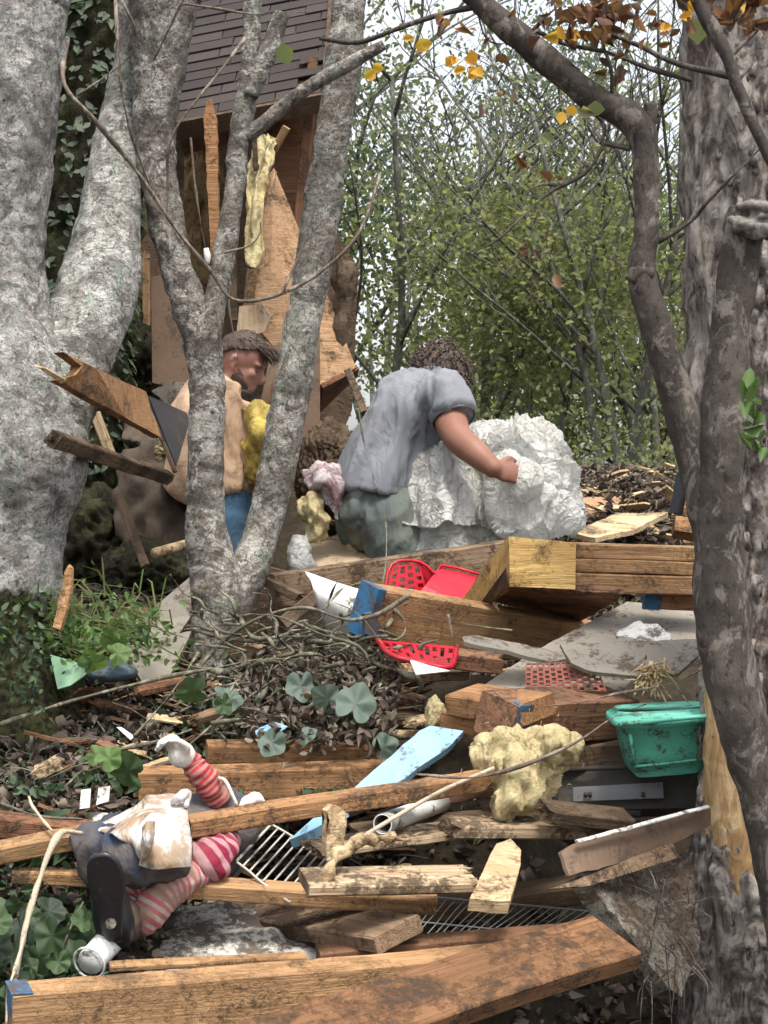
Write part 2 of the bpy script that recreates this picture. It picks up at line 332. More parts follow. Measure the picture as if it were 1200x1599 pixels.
def chips(name, n, pxr, Yr, seed, mat, label, lmax=.14):
    r = random.Random(seed); mb = MB()
    for c in scatter(n, pxr, Yr, seed, .06):
        L = r.uniform(.03, lmax); w_ = r.uniform(.006, .03); t = r.uniform(.002, .012); M = Matrix.Rotation(r.uniform(-1, 1), 3, 'Z') @ Matrix.Rotation(r.uniform(-.5, .5), 3, 'Y') @ Matrix.Rotation(r.uniform(-.9, .5), 3, 'X')
        o = [(-L, -w_*r.uniform(.2, 1)), (-L*r.uniform(.7, 1), w_*.7), (L*.3, w_), (L*r.uniform(.8, 1), w_*.4), (L, -w_*.1), (L*.6, -w_)]
        a = [Vector(c)+M @ Vector((x, y, t)) for x, y in o]; b = [Vector(c)+M @ Vector((x, y, 0)) for x, y in o]; k = len(o); mb.add(a+b, [tuple(range(k))]+[tuple(range(2*k-1, k-1, -1))]+[(j+k, (j+1) % k+k, (j+1) % k, j) for j in range(k)])
    return tag(mb.make(name, mat), label, kind='stuff')
chips('pale_wood_chips', 150, (200, 640), (4.8, 6.6), 21, WOODP, 'pale splinters of broken wood scattered over the slope', .10)
chips('brown_wood_chips', 190, (60, 650), (4.8, 6.6), 22, WOODR, 'brown splinters and board scraps scattered over the slope')
chips('grey_wood_chips', 150, (250, 660), (5.0, 6.6), 23, WOODD, 'grey board scraps scattered among the vines', .16)
chips('mound_chips', 120, (800, 1090), (6.9, 9.2), 24, WOODP, 'pale splinters lying on the mound')
def twigs(name, n, pxr, Yr, seed, mat, label, lmax=.22, rad=.0025, lift=.05):
    r = random.Random(seed); mb = MB()
    for c in scatter(n, pxr, Yr, seed, lift):
        p = Vector(c); a = r.uniform(0, 6.28); L = r.uniform(.05, lmax); d = Vector((math.cos(a), math.sin(a)*.8, r.uniform(-.1, .35)))*L
        q = Vector((r.uniform(-1, 1), r.uniform(-1, 1), r.uniform(0, 1)))*L*.2
        mb.tube([p, p+d*.5+q, p+d], [rad*r.uniform(.6, 1.6), rad, rad*.4], 4, sub=3)
    return tag(mb.make(name, mat, smooth=True), label, kind='stuff')
twigs('fallen_twigs', 650, (-200, 620), (4.7, 6.8), 5, VINE, 'thin fallen twigs and dry stems tangled over the slope')
twigs('mulch_sticks', 500, (620, 1250), (6.6, 9.5), 6, TWIG, 'broken sticks in the mound')

# ---------------------------------------------------------------- near trunks
def trunkmesh(P, wpx, Ys, seg=56, sub=10, amp=.012, seed=1, vs=1., flat=1., lump=.02, cap=True):
    """P = [(px,py,width px)], depth from Ys (number or list)"""
    n = len(P); Ys = Ys if hasattr(Ys, '__len__') else [Ys]*n
    pts = [W(p[0], p[1], Y) for p, Y in zip(P, Ys)]; rad = [p[2]/2/F*Y for p, Y in zip(P, Ys)]
    def dsp(p, L, a, t):
        q = Vector((p.x, p.y, p.z*vs)); r0 = .1
        return lump*nz(q, 3.2, seed) + amp*fbm(q, 14, 3, seed) + amp*.35*nz(p, 45, seed)
    return tube(pts, rad, seg, sub=sub, disp=dsp, flat=flat, cap=cap)
def add_trunk(mb, *a, **k): v, f, u = trunkmesh(*a, **k); mb.add(v, f, u)
def twig(mb, pts, r0, r1=None, seg=6, sub=5, wob=.004, seed=0):
    P = [W(*p) for p in pts]; r1 = r0*.4 if r1 is None else r1; n = len(P)
    mb.tube(P, [r0+(r1-r0)*i/(n-1) for i in range(n)], seg, sub=sub, disp=lambda p, L, a, t: wob*nz(p, 9, seed)+.12*r0*nz(p, 60, seed))

def mossy_base():
    t = BARKM.node_tree; b = [n for n in t.nodes if n.type == 'BSDF_PRINCIPLED'][0]; src = b.inputs['Base Color'].links[0].from_socket
    tc = [n for n in t.nodes if n.type == 'TEX_COORD'][0]; sp = t.nodes.new('ShaderNodeSeparateXYZ'); t.links.new(tc.outputs['Object'], sp.inputs[0])
    no = t.nodes.new('ShaderNodeTexNoise'); no.inputs['Scale'].default_value = 6; no.inputs['Detail'].default_value = 9; no.inputs['Roughness'].default_value = .75; t.links.new(tc.outputs['Object'], no.inputs['Vector'])
    md = t.nodes.new('ShaderNodeMath'); md.operation = 'MULTIPLY_ADD'; t.links.new(no.outputs[0], md.inputs[0]); md.inputs[1].default_value = .55; t.links.new(sp.outputs[2], md.inputs[2])
    rp = t.nodes.new('ShaderNodeValToRGB'); rp.color_ramp.elements[0].position = 0; rp.color_ramp.elements[0].color = (1, 1, 1, 1); rp.color_ramp.elements[1].position = .06; rp.color_ramp.elements[1].color = (0, 0, 0, 1); t.links.new(md.outputs[0], rp.inputs[0])
    n2 = t.nodes.new('ShaderNodeTexNoise'); n2.inputs['Scale'].default_value = 50; n2.inputs['Detail'].default_value = 8; t.links.new(tc.outputs['Object'], n2.inputs['Vector'])
    r2 = t.nodes.new('ShaderNodeValToRGB'); r2.color_ramp.elements[0].position = .38; r2.color_ramp.elements[0].color = (.012, .011, .006, 1); r2.color_ramp.elements[1].position = .62; r2.color_ramp.elements[1].color = (.055, .058, .025, 1); t.links.new(n2.outputs[0], r2.inputs[0])
    mx = t.nodes.new('ShaderNodeMix'); mx.data_type = 'RGBA'; t.links.new(rp.outputs[0], mx.inputs[0]); t.links.new(src, mx.inputs[6]); t.links.new(r2.outputs[0], mx.inputs[7]); t.links.new(mx.outputs[2], b.inputs['Base Color'])
mossy_base()
def big_left():
    e = empty('large_tree', W(40, 960, 5.6), 'huge pale grey trunk with peeling bark at the left edge', 'tree')
    mb = MB()
    add_trunk(mb, [(30, -620, 150), (20, -60, 180), (20, 0, 172), (8, 200, 162), (-10, 380, 150), (-8, 480, 170), (-5, 560, 220), (0, 640, 256), (0, 720, 270), (-14, 800, 244), (-22, 900, 236), (-26, 980, 250), (-30, 1080, 330), (-30, 1200, 430)], None, 5.6, seg=110, sub=26, amp=.008, seed=3, lump=.022)
    mb.make('trunk', BARKM, e, True)
    mb = MB()
    add_trunk(mb, [(262, -600, 80), (232, -80, 96), (226, 0, 92), (216, 110, 84), (190, 210, 88), (176, 300, 94), (166, 390, 114), (150, 460, 126), (112, 550, 128), (70, 650, 140), (50, 760, 120)], None, [6.3, 6.2, 6.18, 6.15, 6.1, 6.0, 5.9, 5.8, 5.68, 5.6, 5.6], seg=80, sub=22, amp=.008, seed=5, lump=.012)
    mb.make('stem', BARKW, e, True)
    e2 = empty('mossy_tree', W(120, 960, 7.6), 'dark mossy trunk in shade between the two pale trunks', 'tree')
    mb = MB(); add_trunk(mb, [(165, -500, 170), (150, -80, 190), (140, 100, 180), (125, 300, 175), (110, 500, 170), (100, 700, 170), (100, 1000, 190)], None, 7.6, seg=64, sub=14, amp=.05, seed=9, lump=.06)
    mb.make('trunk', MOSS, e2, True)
    C = []; N = []
    for k in range(1500):
        py = rnd.uniform(-60, 760); a = rnd.uniform(2.6, 6.8); c = W(125+(150-125)*(300-py)/350, py, 7.6); R = .26
        C.append(c+Vector((math.cos(a)*R, math.sin(a)*R, 0))*rnd.uniform(.98, 1.12)); N.append((math.cos(a), math.sin(a), .6))
    leafmesh('moss_leaves', C, N, .045, LEAF2, e2, seed=5)
big_left()

def centre_tree():
    e = empty('forked_tree', W(350, 1050, 6.0), 'lichen covered grey tree forking beside the man in the tan shirt', 'tree')
    mb = MB()
    add_trunk(mb, [(290, -600, 96), (262, -80, 118), (256, 0, 112), (244, 120, 82), (243, 240, 62), (256, 330, 54), (277, 420, 54), (303, 500, 54), (322, 580, 58), (321, 700, 56), (322, 800, 60), (330, 870, 70), (342, 920, 92), (334, 980, 76), (325, 1040, 66), (318, 1120, 100)], None,
              [6.0]*16, seg=60, sub=18, amp=.008, seed=1, lump=.012)
    mb.make('trunk', BARK, e, True)
    mb = MB(); add_trunk(mb, [(410, -400, 12), (396, -60, 22), (395, 0, 24), (390, 110, 29), (375, 210, 31), (366, 300, 34), (350, 400, 37), (338, 470, 38), (326, 540, 36), (322, 600, 26)], None, 5.98, seg=36, sub=14, amp=.006, seed=2, lump=.01)
    mb.make('slender_stem', BARK, e, True)
    mb = MB(); add_trunk(mb, [(600, -560, 40), (552, -70, 56), (543, 40, 56), (524, 180, 56), (505, 310, 58), (490, 410, 56), (471, 520, 55), (455, 620, 56), (430, 740, 57), (408, 830, 60), (386, 890, 62), (362, 950, 52), (345, 1000, 36)], None, [6.1]*10+[6.05, 6.0, 6.0], seg=48, sub=16, amp=.007, seed=4, lump=.012)
    mb.make('stem', BARK, e, True)
    mb = MB(); add_trunk(mb, [(600, 70, 14), (560, 92, 20), (500, 125, 22), (450, 160, 22), (415, 190, 24), (384, 214, 26)], None, [5.9, 5.92, 5.94, 5.96, 5.97, 5.98], seg=20, sub=8, amp=.003, seed=6, lump=.004)
    add_trunk(mb, [(440, 20, 22), (425, 70, 28), (408, 105, 30), (392, 150, 26)], None, 5.96, seg=20, sub=8, amp=.004, seed=7, lump=.006)
    mb.make('branch', BARK, e, True)
    mb = MB()
    twig(mb, [(105, 60, 5.7), (100, 130, 5.5), (150, 190, 5.5), (215, 270, 5.6), (280, 365, 5.7), (330, 425, 5.75), (365, 468, 5.75), (430, 462, 5.8), (500, 425, 5.9), (560, 365, 5.9), (595, 270, 6)], .009, .006)
    twig(mb, [(180, 0, 5.5), (190, 140, 5.5), (215, 240, 5.6), (250, 320, 5.7), (300, 390, 5.7)], .006)
    twig(mb, [(190, 0, 5.5), (215, 60, 5.55), (190, 100, 5.6), (120, 150, 5.6)], .004)
    twig(mb, [(383, 60, 5.9), (345, 110, 5.8), (270, 210, 5.75), (262, 290, 5.8), (262, 400, 5.8)], .006)
    twig(mb, [(298, 215, 5.8), (306, 300, 5.8), (322, 395, 5.8)], .005)
    twig(mb, [(350, 395, 5.8), (400, 375, 5.8), (425, 300, 5.85), (432, 268, 5.9)], .004)
    twig(mb, [(440, 460, 5.8), (475, 380, 5.85), (497, 310, 5.85)], .0055)
    twig(mb, [(360, 440, 5.8), (358, 480, 5.8), (372, 560, 5.8)], .004)
    twig(mb, [(290, -10, 5.5), (240, 95, 5.6)], .004)
    twig(mb, [(280, 5, 5.7), (330, 12, 5.75), (400, 22, 5.8), (480, 18, 5.8)], .004)
    mb.make('twigs', TWIG, e, True)
    mb = MB(); mb.tube([W(322, 388, 5.7), W(324, 400, 5.7), W(325, 412, 5.7)], [.008, .011, .006], 8, sub=3); mb.make('lichen_tuft', WHITEP, e, True)
centre_tree()

def right_trees():
    e = empty('shaggy_tree', W(1180, 1650, 4.8), 'thick tree with flaking grey brown bark at the right edge', 'tree')
    mb = MB()
    add_trunk(mb, [(1185, -620, 220), (1190, -80, 245), (1190, 0, 240), (1190, 300, 232), (1190, 600, 220), (1200, 850, 220), (1205, 1050, 220), (1200, 1250, 226), (1195, 1420, 240), (1195, 1600, 260), (1200, 1800, 300)], None, 4.8, seg=150, sub=34, amp=.022, seed=11, lump=.02, vs=.35)
    shag = mb
    m = Mat('bare_orange_wood', .8, .2); a = m.noise(1., 6, .65, m.map((16, 16, 5)), 1.)
    m.col(m.ramp(a, [(.3, (.20, .11, .05)), (.5, (.45, .29, .14)), (.62, (.62, .46, .27)), (.75, (.30, .17, .09))])); m.bump(a, .8, .012)
    # a torn strip where the bark has come away: lies just proud of the trunk
    vs = []; fs = []; pts = [(1100, 1090), (1150, 1100), (1165, 1180), (1185, 1250), (1190, 1330), (1185, 1400), (1160, 1430), (1145, 1380), (1120, 1330), (1095, 1290), (1098, 1180)]
    def tr(x, y):
        R = (112 if y > 1000 else 110)/F*4.8; cx = W(1202, y, 4.8); dx = (x-1202)/F*4.8; dx = max(-R*.99, min(R*.99, dx)); return Vector((cx.x+dx*1.02, 4.8-math.sqrt(max(0, R*R-dx*dx))-.012, cx.z))
    rows = [(1060, 1098, 1150), (1150, 1096, 1170), (1200, 1096, 1185), (1250, 1096, 1198), (1290, 1097, 1205), (1330, 1108, 1208), (1380, 1130, 1206), (1430, 1148, 1200), (1470, 1160, 1190)]
    rr = catmull([(a, b, c) for a, b, c in rows], 6); nx = 14
    for i, (y, x0, x1) in enumerate(rr):
        for j in range(nx+1):
            x = x0+(x1-x0)*j/nx + (4*nz((y*.05, j, 0), 1., 3) if j in (0, nx) else 0); p = tr(x, y); p.y += (.02 if j in (0, nx) or i in (0, len(rr)-1) else 0) + .004*nz((x, y, 0), .08); vs.append(p)
    fs = [(i*(nx+1)+j, i*(nx+1)+j+1, (i+1)*(nx+1)+j+1, (i+1)*(nx+1)+j) for i in range(len(rr)-1) for j in range(nx)]
    mesh('bare_wood', vs, fs, m.m, e, True)
    # loose bark flakes standing off the trunk
    mb = shag; r = random.Random(4)
    for k in range(260):
        y = r.uniform(-20, 1600); x = r.uniform(1084, 1200)
        if 1085 < y < 1430 and x > 1092: continue
        p = tr(x, y)+Vector((0, -.002, 0)); a = (x-1202)/112; n = Vector((a, -math.sqrt(max(0, 1-a*a)), 0)); t = Vector((-n.y, n.x, 0)); ww = r.uniform(.006, .018); h = r.uniform(.02, .07)
        q = [p-t*ww, p+t*ww, p+t*ww*.8+Vector((0, 0, -h))+n*r.uniform(.004, .016), p-t*ww*.7+Vector((0, 0, -h*.8))+n*.008]
        mb.add(q+[v-n*.004 for v in q], [(0, 1, 2, 3), (7, 6, 5, 4), (0, 4, 5, 1), (1, 5, 6, 2), (2, 6, 7, 3), (3, 7, 4, 0)])
    mb.make('trunk', BARKS, e, True)
    e = empty('leaning_tree', W(1160, 1500, 4.2), 'dark smooth leaning trunk with a broken top in front of the shaggy tree', 'tree')
    mb = MB()
    add_trunk(mb, [(1168, 330, 56), (1162, 360, 62), (1149, 450, 64), (1136, 580, 66), (1129, 700, 69), (1125, 820, 73), (1125, 920, 80), (1136, 1020, 82), (1158, 1120, 84), (1190, 1230, 84), (1225, 1350, 90), (1260, 1500, 100), (1290, 1700, 120)], None, 4.2, seg=64, sub=16, amp=.005, seed=12, lump=.012)
    mb.make('trunk', BARKD, e, True)
    m = Mat('grey_fungus', .9, .1); a = m.noise(30, 8, .7, None, 1.); m.col(m.ramp(a, [(.3, (.09, .08, .07)), (.55, (.2, .185, .165)), (.75, (.32, .3, .26))])); m.bump(a, .8, .01)
    mb = MB(); c = W(1166, 342, 4.18); rk = random.Random(6)
    for k_ in range(9):
        bm = bmesh.new(); bmesh.ops.create_icosphere(bm, subdivisions=3, radius=1); Rk = Matrix.Rotation(rk.uniform(-.5, .5), 3, 'Y') @ Matrix.Rotation(rk.uniform(-.4, .4), 3, 'X'); o_ = Vector((rk.uniform(-.035, .04), rk.uniform(-.03, .03), rk.uniform(-.03, .035)))
        mb.add([c+o_+Rk @ Vector((v.co.x*.045, v.co.y*.045, v.co.z*.016)) for v in bm.verts], [tuple(x.index for x in f.verts) for f in bm.faces]); bm.free()
    mb = remesh(mb, .004, 0); mb.v = roughen(mb.v, mb.f, [(20, .006, 'r'), (60, .004, 'n')], 2, .03); mb.make('broken_top', m.m, e, True)
    e = empty('curved_sapling', W(1100, 1000, 4.5), 'dark crooked sapling arching from the top centre to the right trunks', 'tree')
    mb = MB()
    add_trunk(mb, [(560, -330, 24), (700, -60, 34), (735, -10, 34), (800, 48, 37), (870, 108, 40), (930, 156, 42), (980, 180, 48), (1004, 215, 48), (1009, 290, 42), (1008, 370, 40), (1002, 430, 46), (1028, 520, 48), (1058, 620, 50), (1082, 700, 52), (1100, 790, 54), (1130, 960, 56), (1170, 1160, 56), (1230, 1400, 60), (1290, 1750, 70)], None, [4.5]*14+[4.48, 4.46, 4.45, 4.44, 4.44], seg=40, sub=14, amp=.004, seed=13, lump=.008)
    mb.make('trunk', BARKD, e, True)
    mb = MB()
    add_trunk(mb, [(1016, 162, 20), (1014, 190, 22), (1008, 230, 20)], None, 4.5, seg=16, sub=6, amp=.003, seed=3, lump=.003)
    add_trunk(mb, [(985, 440, 20), (1000, 425, 26), (1020, 430, 20)], None, 4.48, seg=16, sub=6, amp=.003, seed=3, lump=.003)
    twig(mb, [(745, 10, 4.5), (690, 22, 4.5), (620, 45, 4.5), (560, 66, 4.55), (500, 60, 4.6)], .009, .005)
    twig(mb, [(1140, 118, 4.3), (1060, 100, 4.4), (1000, 72, 4.45), (950, 50, 4.45), (930, 25, 4.5)], .009, .006)
    twig(mb, [(1080, 125, 4.4), (1010, 105, 4.45), (950, 82, 4.45), (880, 68, 4.5), (830, 48, 4.5), (790, 70, 4.5)], .007, .004)
    twig(mb, [(955, 165, 4.5), (955, 110, 4.45), (940, 60, 4.45), (948, 20, 4.45), (930, -10, 4.45)], .006, .003)
    twig(mb, [(985, 232, 4.5), (945, 225, 4.5), (940, 232, 4.5), (915, 270, 4.5), (860, 300, 4.5), (820, 335, 4.5), (770, 380, 4.5), (715, 400, 4.5)], .007, .0015)
    twig(mb, [(938, 226, 4.5), (945, 200, 4.5), (930, 180, 4.5), (890, 140, 4.5), (860, 118, 4.5)], .005, .003)
    twig(mb, [(880, 290, 4.5), (840, 290, 4.5), (790, 320, 4.5), (745, 345, 4.5)], .003, .001)
    twig(mb, [(840, 320, 4.5), (850, 345, 4.5), (835, 400, 4.5)], .003, .001)
    twig(mb, [(1028, 378, 4.5), (1080, 345, 4.5), (1110, 310, 4.45), (1160, 260, 4.4), (1200, 220, 4.4)], .006, .003)
    twig(mb, [(830, 50, 4.5), (860, 20, 4.5), (895, -10, 4.5)], .005)
    twig(mb, [(740, -10, 4.5), (760, 60, 4.5), (800, 60, 4.5), (805, -10, 4.5)], .003)
    mb.make('branch', BARKD, e, True)
    # dead leaves hanging on it
    C = []; N = []; r = random.Random(3)
    for (x, y, n) in [(945, 20, 46), (930, 45, 18), (870, 45, 12), (795, 60, 8), (845, 270, 4), (850, 400, 5), (1040, 50, 6), (900, 10, 16), (760, 155, 3), (700, 40, 5), (960, 110, 8), (1000, 30, 10), (860, 10, 6)]:
        for k in range(n): p = W(x+r.gauss(0, 22), y+r.gauss(0, 20), 4.45+r.gauss(0, .06)); C.append(p); N.append((r.gauss(0, 1), -1, r.gauss(0, .6)))
    leafmesh('dead_leaves', C, N, .036, DEAD, e, seed=8, curl=.7, asp=.6)
    C = []; N = []
    for (x, y) in [(882, 178), (710, 95), (735, 90), (578, 116), (1075, 14), (905, 56), (655, 75), (868, 55), (1035, 48), (742, 110), (720, 108), (1165, 14), (648, 60)]:
        for k in range(2): C.append(W(x+r.gauss(0, 6), y+r.gauss(0, 5), 4.4+r.gauss(0, .03))); N.append((r.gauss(0, .5), -1, r.gauss(0, .4)))
    leafmesh('yellow_leaves', C, N, .034, GOLD, e, seed=9, curl=.4, asp=.9)
    C = []; N = []
    for (x, y) in [(445, 84), (1120, 60), (1090, 50), (1105, 30), (915, 175), (855, 215), (930, 170)]:
        C.append(W(x, y, 4.4)); N.append((r.gauss(0, .5), -1, r.gauss(0, .4)))
    leafmesh('green_leaves', C, N, .045, LEAF3, e, seed=10, curl=.4, asp=.9)
    e = empty('hanging_branch', W(1180, 200, 3.9), 'thin dark branch crossing in front of the shaggy trunk, top right', 'branch')
    mb = MB(); twig(mb, [(1075, -40, 3.9), (1095, 10, 3.9), (1135, 85, 3.9), (1150, 130, 3.9), (1180, 200, 3.9), (1215, 270, 3.9)], .016, .013, 12)
    twig(mb, [(1138, 92, 3.9), (1160, 70, 3.9), (1185, 45, 3.9)], .007, .004); twig(mb, [(1150, 130, 3.9), (1175, 100, 3.9)], .006, .004); mb.make('branch', BARKD, e, True)
    C = []; N = []
    for k in range(34):
        p = W(r.uniform(1060, 1200), r.uniform(-10, 45), 3.9); C.append(p); N.append((r.gauss(0, 1), -1, r.gauss(0, .6)))
    leafmesh('dead_leaves', C, N, .045, DEAD, e, seed=12, curl=.6, asp=.7)
    e = empty('oak_sprig', W(1180, 700, 4.1), 'small pale green sprig of leaves hanging on the leaning trunk', 'sprig')
    mb = MB(); twig(mb, [(1165, 580, 4.02), (1180, 640, 4.02), (1190, 700, 4.02)], .003); mb.make('stem', VINE, e, True)
    C = [W(1170+12*math.sin(k*2.1)+k, 590+k*9, 4.0) for k in range(14)]; leafmesh('leaves', C, [(r.gauss(0, .6), -1, r.gauss(0, .5)) for _ in C], .04, FRESH, e, seed=3, curl=.5)
right_trees()

# ---------------------------------------------------------------- the wood beyond
def bgtree(name, x, y, h, label, n, seed, mat=None, spread=1.6, size=.06, lean=0, zlo=.2, stems=1, bark=None, dens=1.):
    r = random.Random(seed); z0 = ground(x, y)-.1; e = empty(name, (x, y, z0), label, 'tree', 'trees in the wood behind the mound')
    mb = MB(); tips = []
    def grow(p, d, L, rad, lev):
        pts = [p]; q = p.copy(); dd = d.copy(); k = 4
        for i in range(k):
            dd = (dd + Vector((r.gauss(0, .13), r.gauss(0, .13), r.gauss(.05, .08)))).normalized(); q = q+dd*L/k; pts.append(q.copy())
            if lev > 0: tips.append((q.copy(), lev))
        mb.tube(pts, [rad*(1-.6*i/k) for i in range(k+1)], 5 if lev else 8, sub=2)
        if lev < 3:
            for i in range(r.choice([3, 4]) if lev else 7):
                t = r.uniform(.25, 1.); j = min(k-1, int(t*k)); s = pts[j].lerp(pts[j+1], t*k-j)
                a = r.uniform(0, 6.28); nd = (dd*.55+Vector((math.cos(a), math.sin(a), r.uniform(.05, .6)))*.75).normalized()
                grow(s, nd, L*r.uniform(.38, .6), rad*.42, lev+1)
    for s in range(stems):
        a = r.uniform(0, 6.28); grow(Vector((x+.05*s, y, z0)), Vector((lean+.18*math.cos(a)*(stems > 1), .05, 1)).normalized(), h*(.9 if stems > 1 else .8), .02+.008*h*(.6 if stems > 1 else 1), 0)
    mb.make('trunk', bark or BARKT, e, True)
    C = []; N = []
    T = [t for t in tips if t[0].z > z0+zlo and r.random() < (1 if t[0].z < .09*y else .42 if t[0].z < .165*y else .08 if t[0].x < .01*y else .008)]
    for k in range(n):
        t, lv = r.choice(T); s = spread*.16; c = t+Vector((r.gauss(0, s), r.gauss(0, s), r.gauss(0, s*.8))); C.append(c); N.append((r.gauss(0, 1), r.gauss(0, 1), r.gauss(.6, .8)))
    leafmesh('crown', C, N, size, mat or LEAF, e, seed=seed)
BARKT = smoothbark('grey_far_bark', (.10, .10, .08), (.18, .18, .15))
G = 'young grey stemmed tree in the wood beyond the mound'
k = 0
for (px, Y, h, n, mat, st, lab) in [
    (950, 11.6, 3.2, 6500, LEAF3, 4, 'multi stemmed grey sapling rising just behind the mound'),
    (870, 12.6, 3.0, 6500, LEAF3, 2, 'yellow green sapling behind the white plastic bags'),
    (760, 13.2, 3.4, 6000, LEAF, 1, 'leafy young tree above the white plastic sheet'),
    (640, 12.4, 3.6, 6000, LEAF, 2, 'leafy young tree just behind the head of the man in grey'),
    (1040, 13., 3.6, 6000, LEAF, 2, 'leafy young tree just left of the shaggy trunk'),
    (560, 14., 5.2, 8000, LEAF2, 1, 'dark green tree between the forked tree and the wood'),
    (480, 15, 6.4, 7000, LEAF2, 1, 'dark green tree rising behind the cabin'),
    (690, 16., 5.4, 8500, LEAF2, 1, 'tall dark tree behind the curly haired man'),
    (820, 16., 4.8, 9500, LEAF, 1, 'tall olive green tree in the middle of the wood'),
    (930, 17.5, 4.8, 9500, LEAF, 2, 'tall olive green tree left of the arching sapling'),
    (1060, 17., 4.6, 8500, LEAF, 1, 'tall olive green tree beside the shaggy trunk'),
    (1220, 15., 5., 7000, LEAF, 1, 'leafy tree hidden mostly by the right hand trunks'),
    (760, 20., 5., 9000, LEAF3, 1, 'yellowish green tree far back in the wood'),
    (1000, 21., 4.8, 9000, LEAF3, 1, 'yellowish green tree far back on the right'),
    (300, 17, 6., 5000, LEAF2, 1, 'dark tree far behind the cabin roof'),
    (30, 17, 6., 5000, LEAF2, 1, 'dark tree far behind the large pale trunk')]:
    k += 1; bgtree('woodland_tree', (px-600)/F*Y, Y, h, lab, int(n*.72), 40+k, mat, stems=st, spread=1.3+.06*Y, size=.034+.0011*Y)
def farwood():
    r = np.random.default_rng(5); n = 9000; px = r.uniform(-100, 1500, n); Y = r.uniform(24, 34, n); x = (px-600)/F*Y
    h = 2.5+.9*np.sin(x*1.1)+.8*np.sin(x*2.7+1); z = -1.2+r.random(n)**.9*h*1.1
    C = np.stack([x, Y, z], 1); tag(leafmesh('far_wood', C, r.normal(size=(n, 3))+np.array([0, 0, .5]), .10, LEAF, seed=3), 'mass of olive foliage filling the wood far behind', kind='stuff')
    mb = MB(); q = random.Random(2)
    for k in range(60):
        Y = q.uniform(22, 34); x = (q.uniform(-100, 1400)-600)/F*Y; L = q.uniform(2.5, 6); d = q.gauss(0, .5)
        mb.tube([(x, Y, -1.8), (x+d*.4, Y, -1.8+L*.5), (x+d, Y, L-1.8)], [.07, .05, .02], 6, sub=4)
    tag(mb.make('far_stems', BARKT, smooth=True), 'thin grey stems in the wood far behind', kind='stuff')
farwood()
# low scrub on the crest
def scrub():
    r = random.Random(9); C = []; N = []
    for k in range(8500):
        Y = r.uniform(10.4, 14); px = r.uniform(500, 1200); x = (px-600)/F*Y; C.append((x, Y, ground(x, Y)+abs(r.gauss(0, .32)))); N.append((r.gauss(0, 1), r.gauss(0, 1), r.gauss(.6, .8)))
    tag(leafmesh('scrub', C, N, .038, LEAF3, seed=6), 'low yellow green scrub behind the mound', kind='stuff')
scrub()
# ---------------------------------------------------------------- builders for the debris
def frame(A, B, roll):
    X = (B-A).normalized(); Yb = Vector((0, 1, 0)); Yb = (Yb-X*X.dot(Yb)).normalized(); Z = X.cross(Yb)
    c, s = math.cos(math.radians(roll)), math.sin(math.radians(roll)); Z2 = Z*c-Yb*s; Y2 = Yb*c+Z*s
    return Matrix(((X.x, Y2.x, Z2.x, A.x), (X.y, Y2.y, Z2.y, A.y), (X.z, Y2.z, Z2.z, A.z), (0, 0, 0, 1)))
def barmesh(L, t, h, jag=(0, 0), warp=.003, seed=1, cut=(0, 0), bev=.004):
    """board in its own space: x 0..L, y 0..t (away), z 0..-h; jag = splintered ends, cut = slanted ends"""
    mb = MB(); nx = max(4, int(L/.04)); b = min(bev, t*.25, h*.25); ny = max(1, int(t/.03)); nzz = max(1, int(h/.02))
    ring = []
    for i in range(ny+1): ring.append((b+(t-2*b)*i/ny, 0))
    for i in range(nzz+1): ring.append((t, -(b+(h-2*b)*i/nzz)))
    for i in range(ny+1): ring.append((t-b-(t-2*b)*i/ny, -h))
    for i in range(nzz+1): ring.append((0, -h+b+(h-2*b)*i/nzz))
    n = len(ring); vs = []
    for k in range(nx+1):
        x = L*k/nx
        for (y, z) in ring:
            xx = x
            if k == 0: xx = cut[0]*(-z/h)+(abs(nz((y*60, z*60, 3), 1, seed))*jag[0]*2 if jag[0] else 0)
            elif k == nx: xx = L-cut[1]*(-z/h)-(abs(nz((y*60, z*60, 5), 1, seed))*jag[1]*2 if jag[1] else 0)
            elif jag[0] and k < 3: xx = x
            w = warp; q = (x*2.2, seed*3., 0)
            dy = w*nz(q, 1)*2; dz = w*nz((x*2.2, seed*3.+9, 0), 1)*2
            e = .0012*nz((x*30, y*30, z*30), 1, seed)
            vs.append(Vector((xx, y+dy+e, z+dz+e)))
    fs = [(k*n+j, k*n+(j+1) % n, (k+1)*n+(j+1) % n, (k+1)*n+j) for k in range(nx) for j in range(n)]
    vs.append(Vector((jag[0]*.6+cut[0]*.5, t/2, -h/2))); vs.append(Vector((L-jag[1]*.6-cut[1]*.5, t/2, -h/2)))
    c0, c1 = len(vs)-2, len(vs)-1
    fs += [(j, c0, (j+1) % n) for j in range(n)]; fs += [(nx*n+j, nx*n+(j+1) % n, c1) for j in range(n)]
    mb.add(vs, [f[::-1] for f in fs])
    r = random.Random(seed)
    for end, jg in enumerate(jag):
        if not jg: continue
        for q in range(int(10+h*120)):
            y = r.uniform(.1, .9)*t; z = -r.uniform(.05, .95)*h; l = jg*r.uniform(.4, 1.5); wd = r.uniform(.002, .007); s = 1 if end else -1; x0 = (L-cut[1]*(-z/h)-jg*1.2) if end else cut[0]*(-z/h)+jg*1.2
            a = [(x0, y-wd, z-wd), (x0, y+wd, z-wd), (x0, y+wd, z+wd), (x0, y-wd, z+wd), (x0+s*(l+jg*.4), y+r.uniform(-.004, .004), z+r.uniform(-.006, .006))]
            mb.add(a, [(0, 1, 4), (1, 2, 4), (2, 3, 4), (3, 0, 4)])
    return mb
_bs = [0]
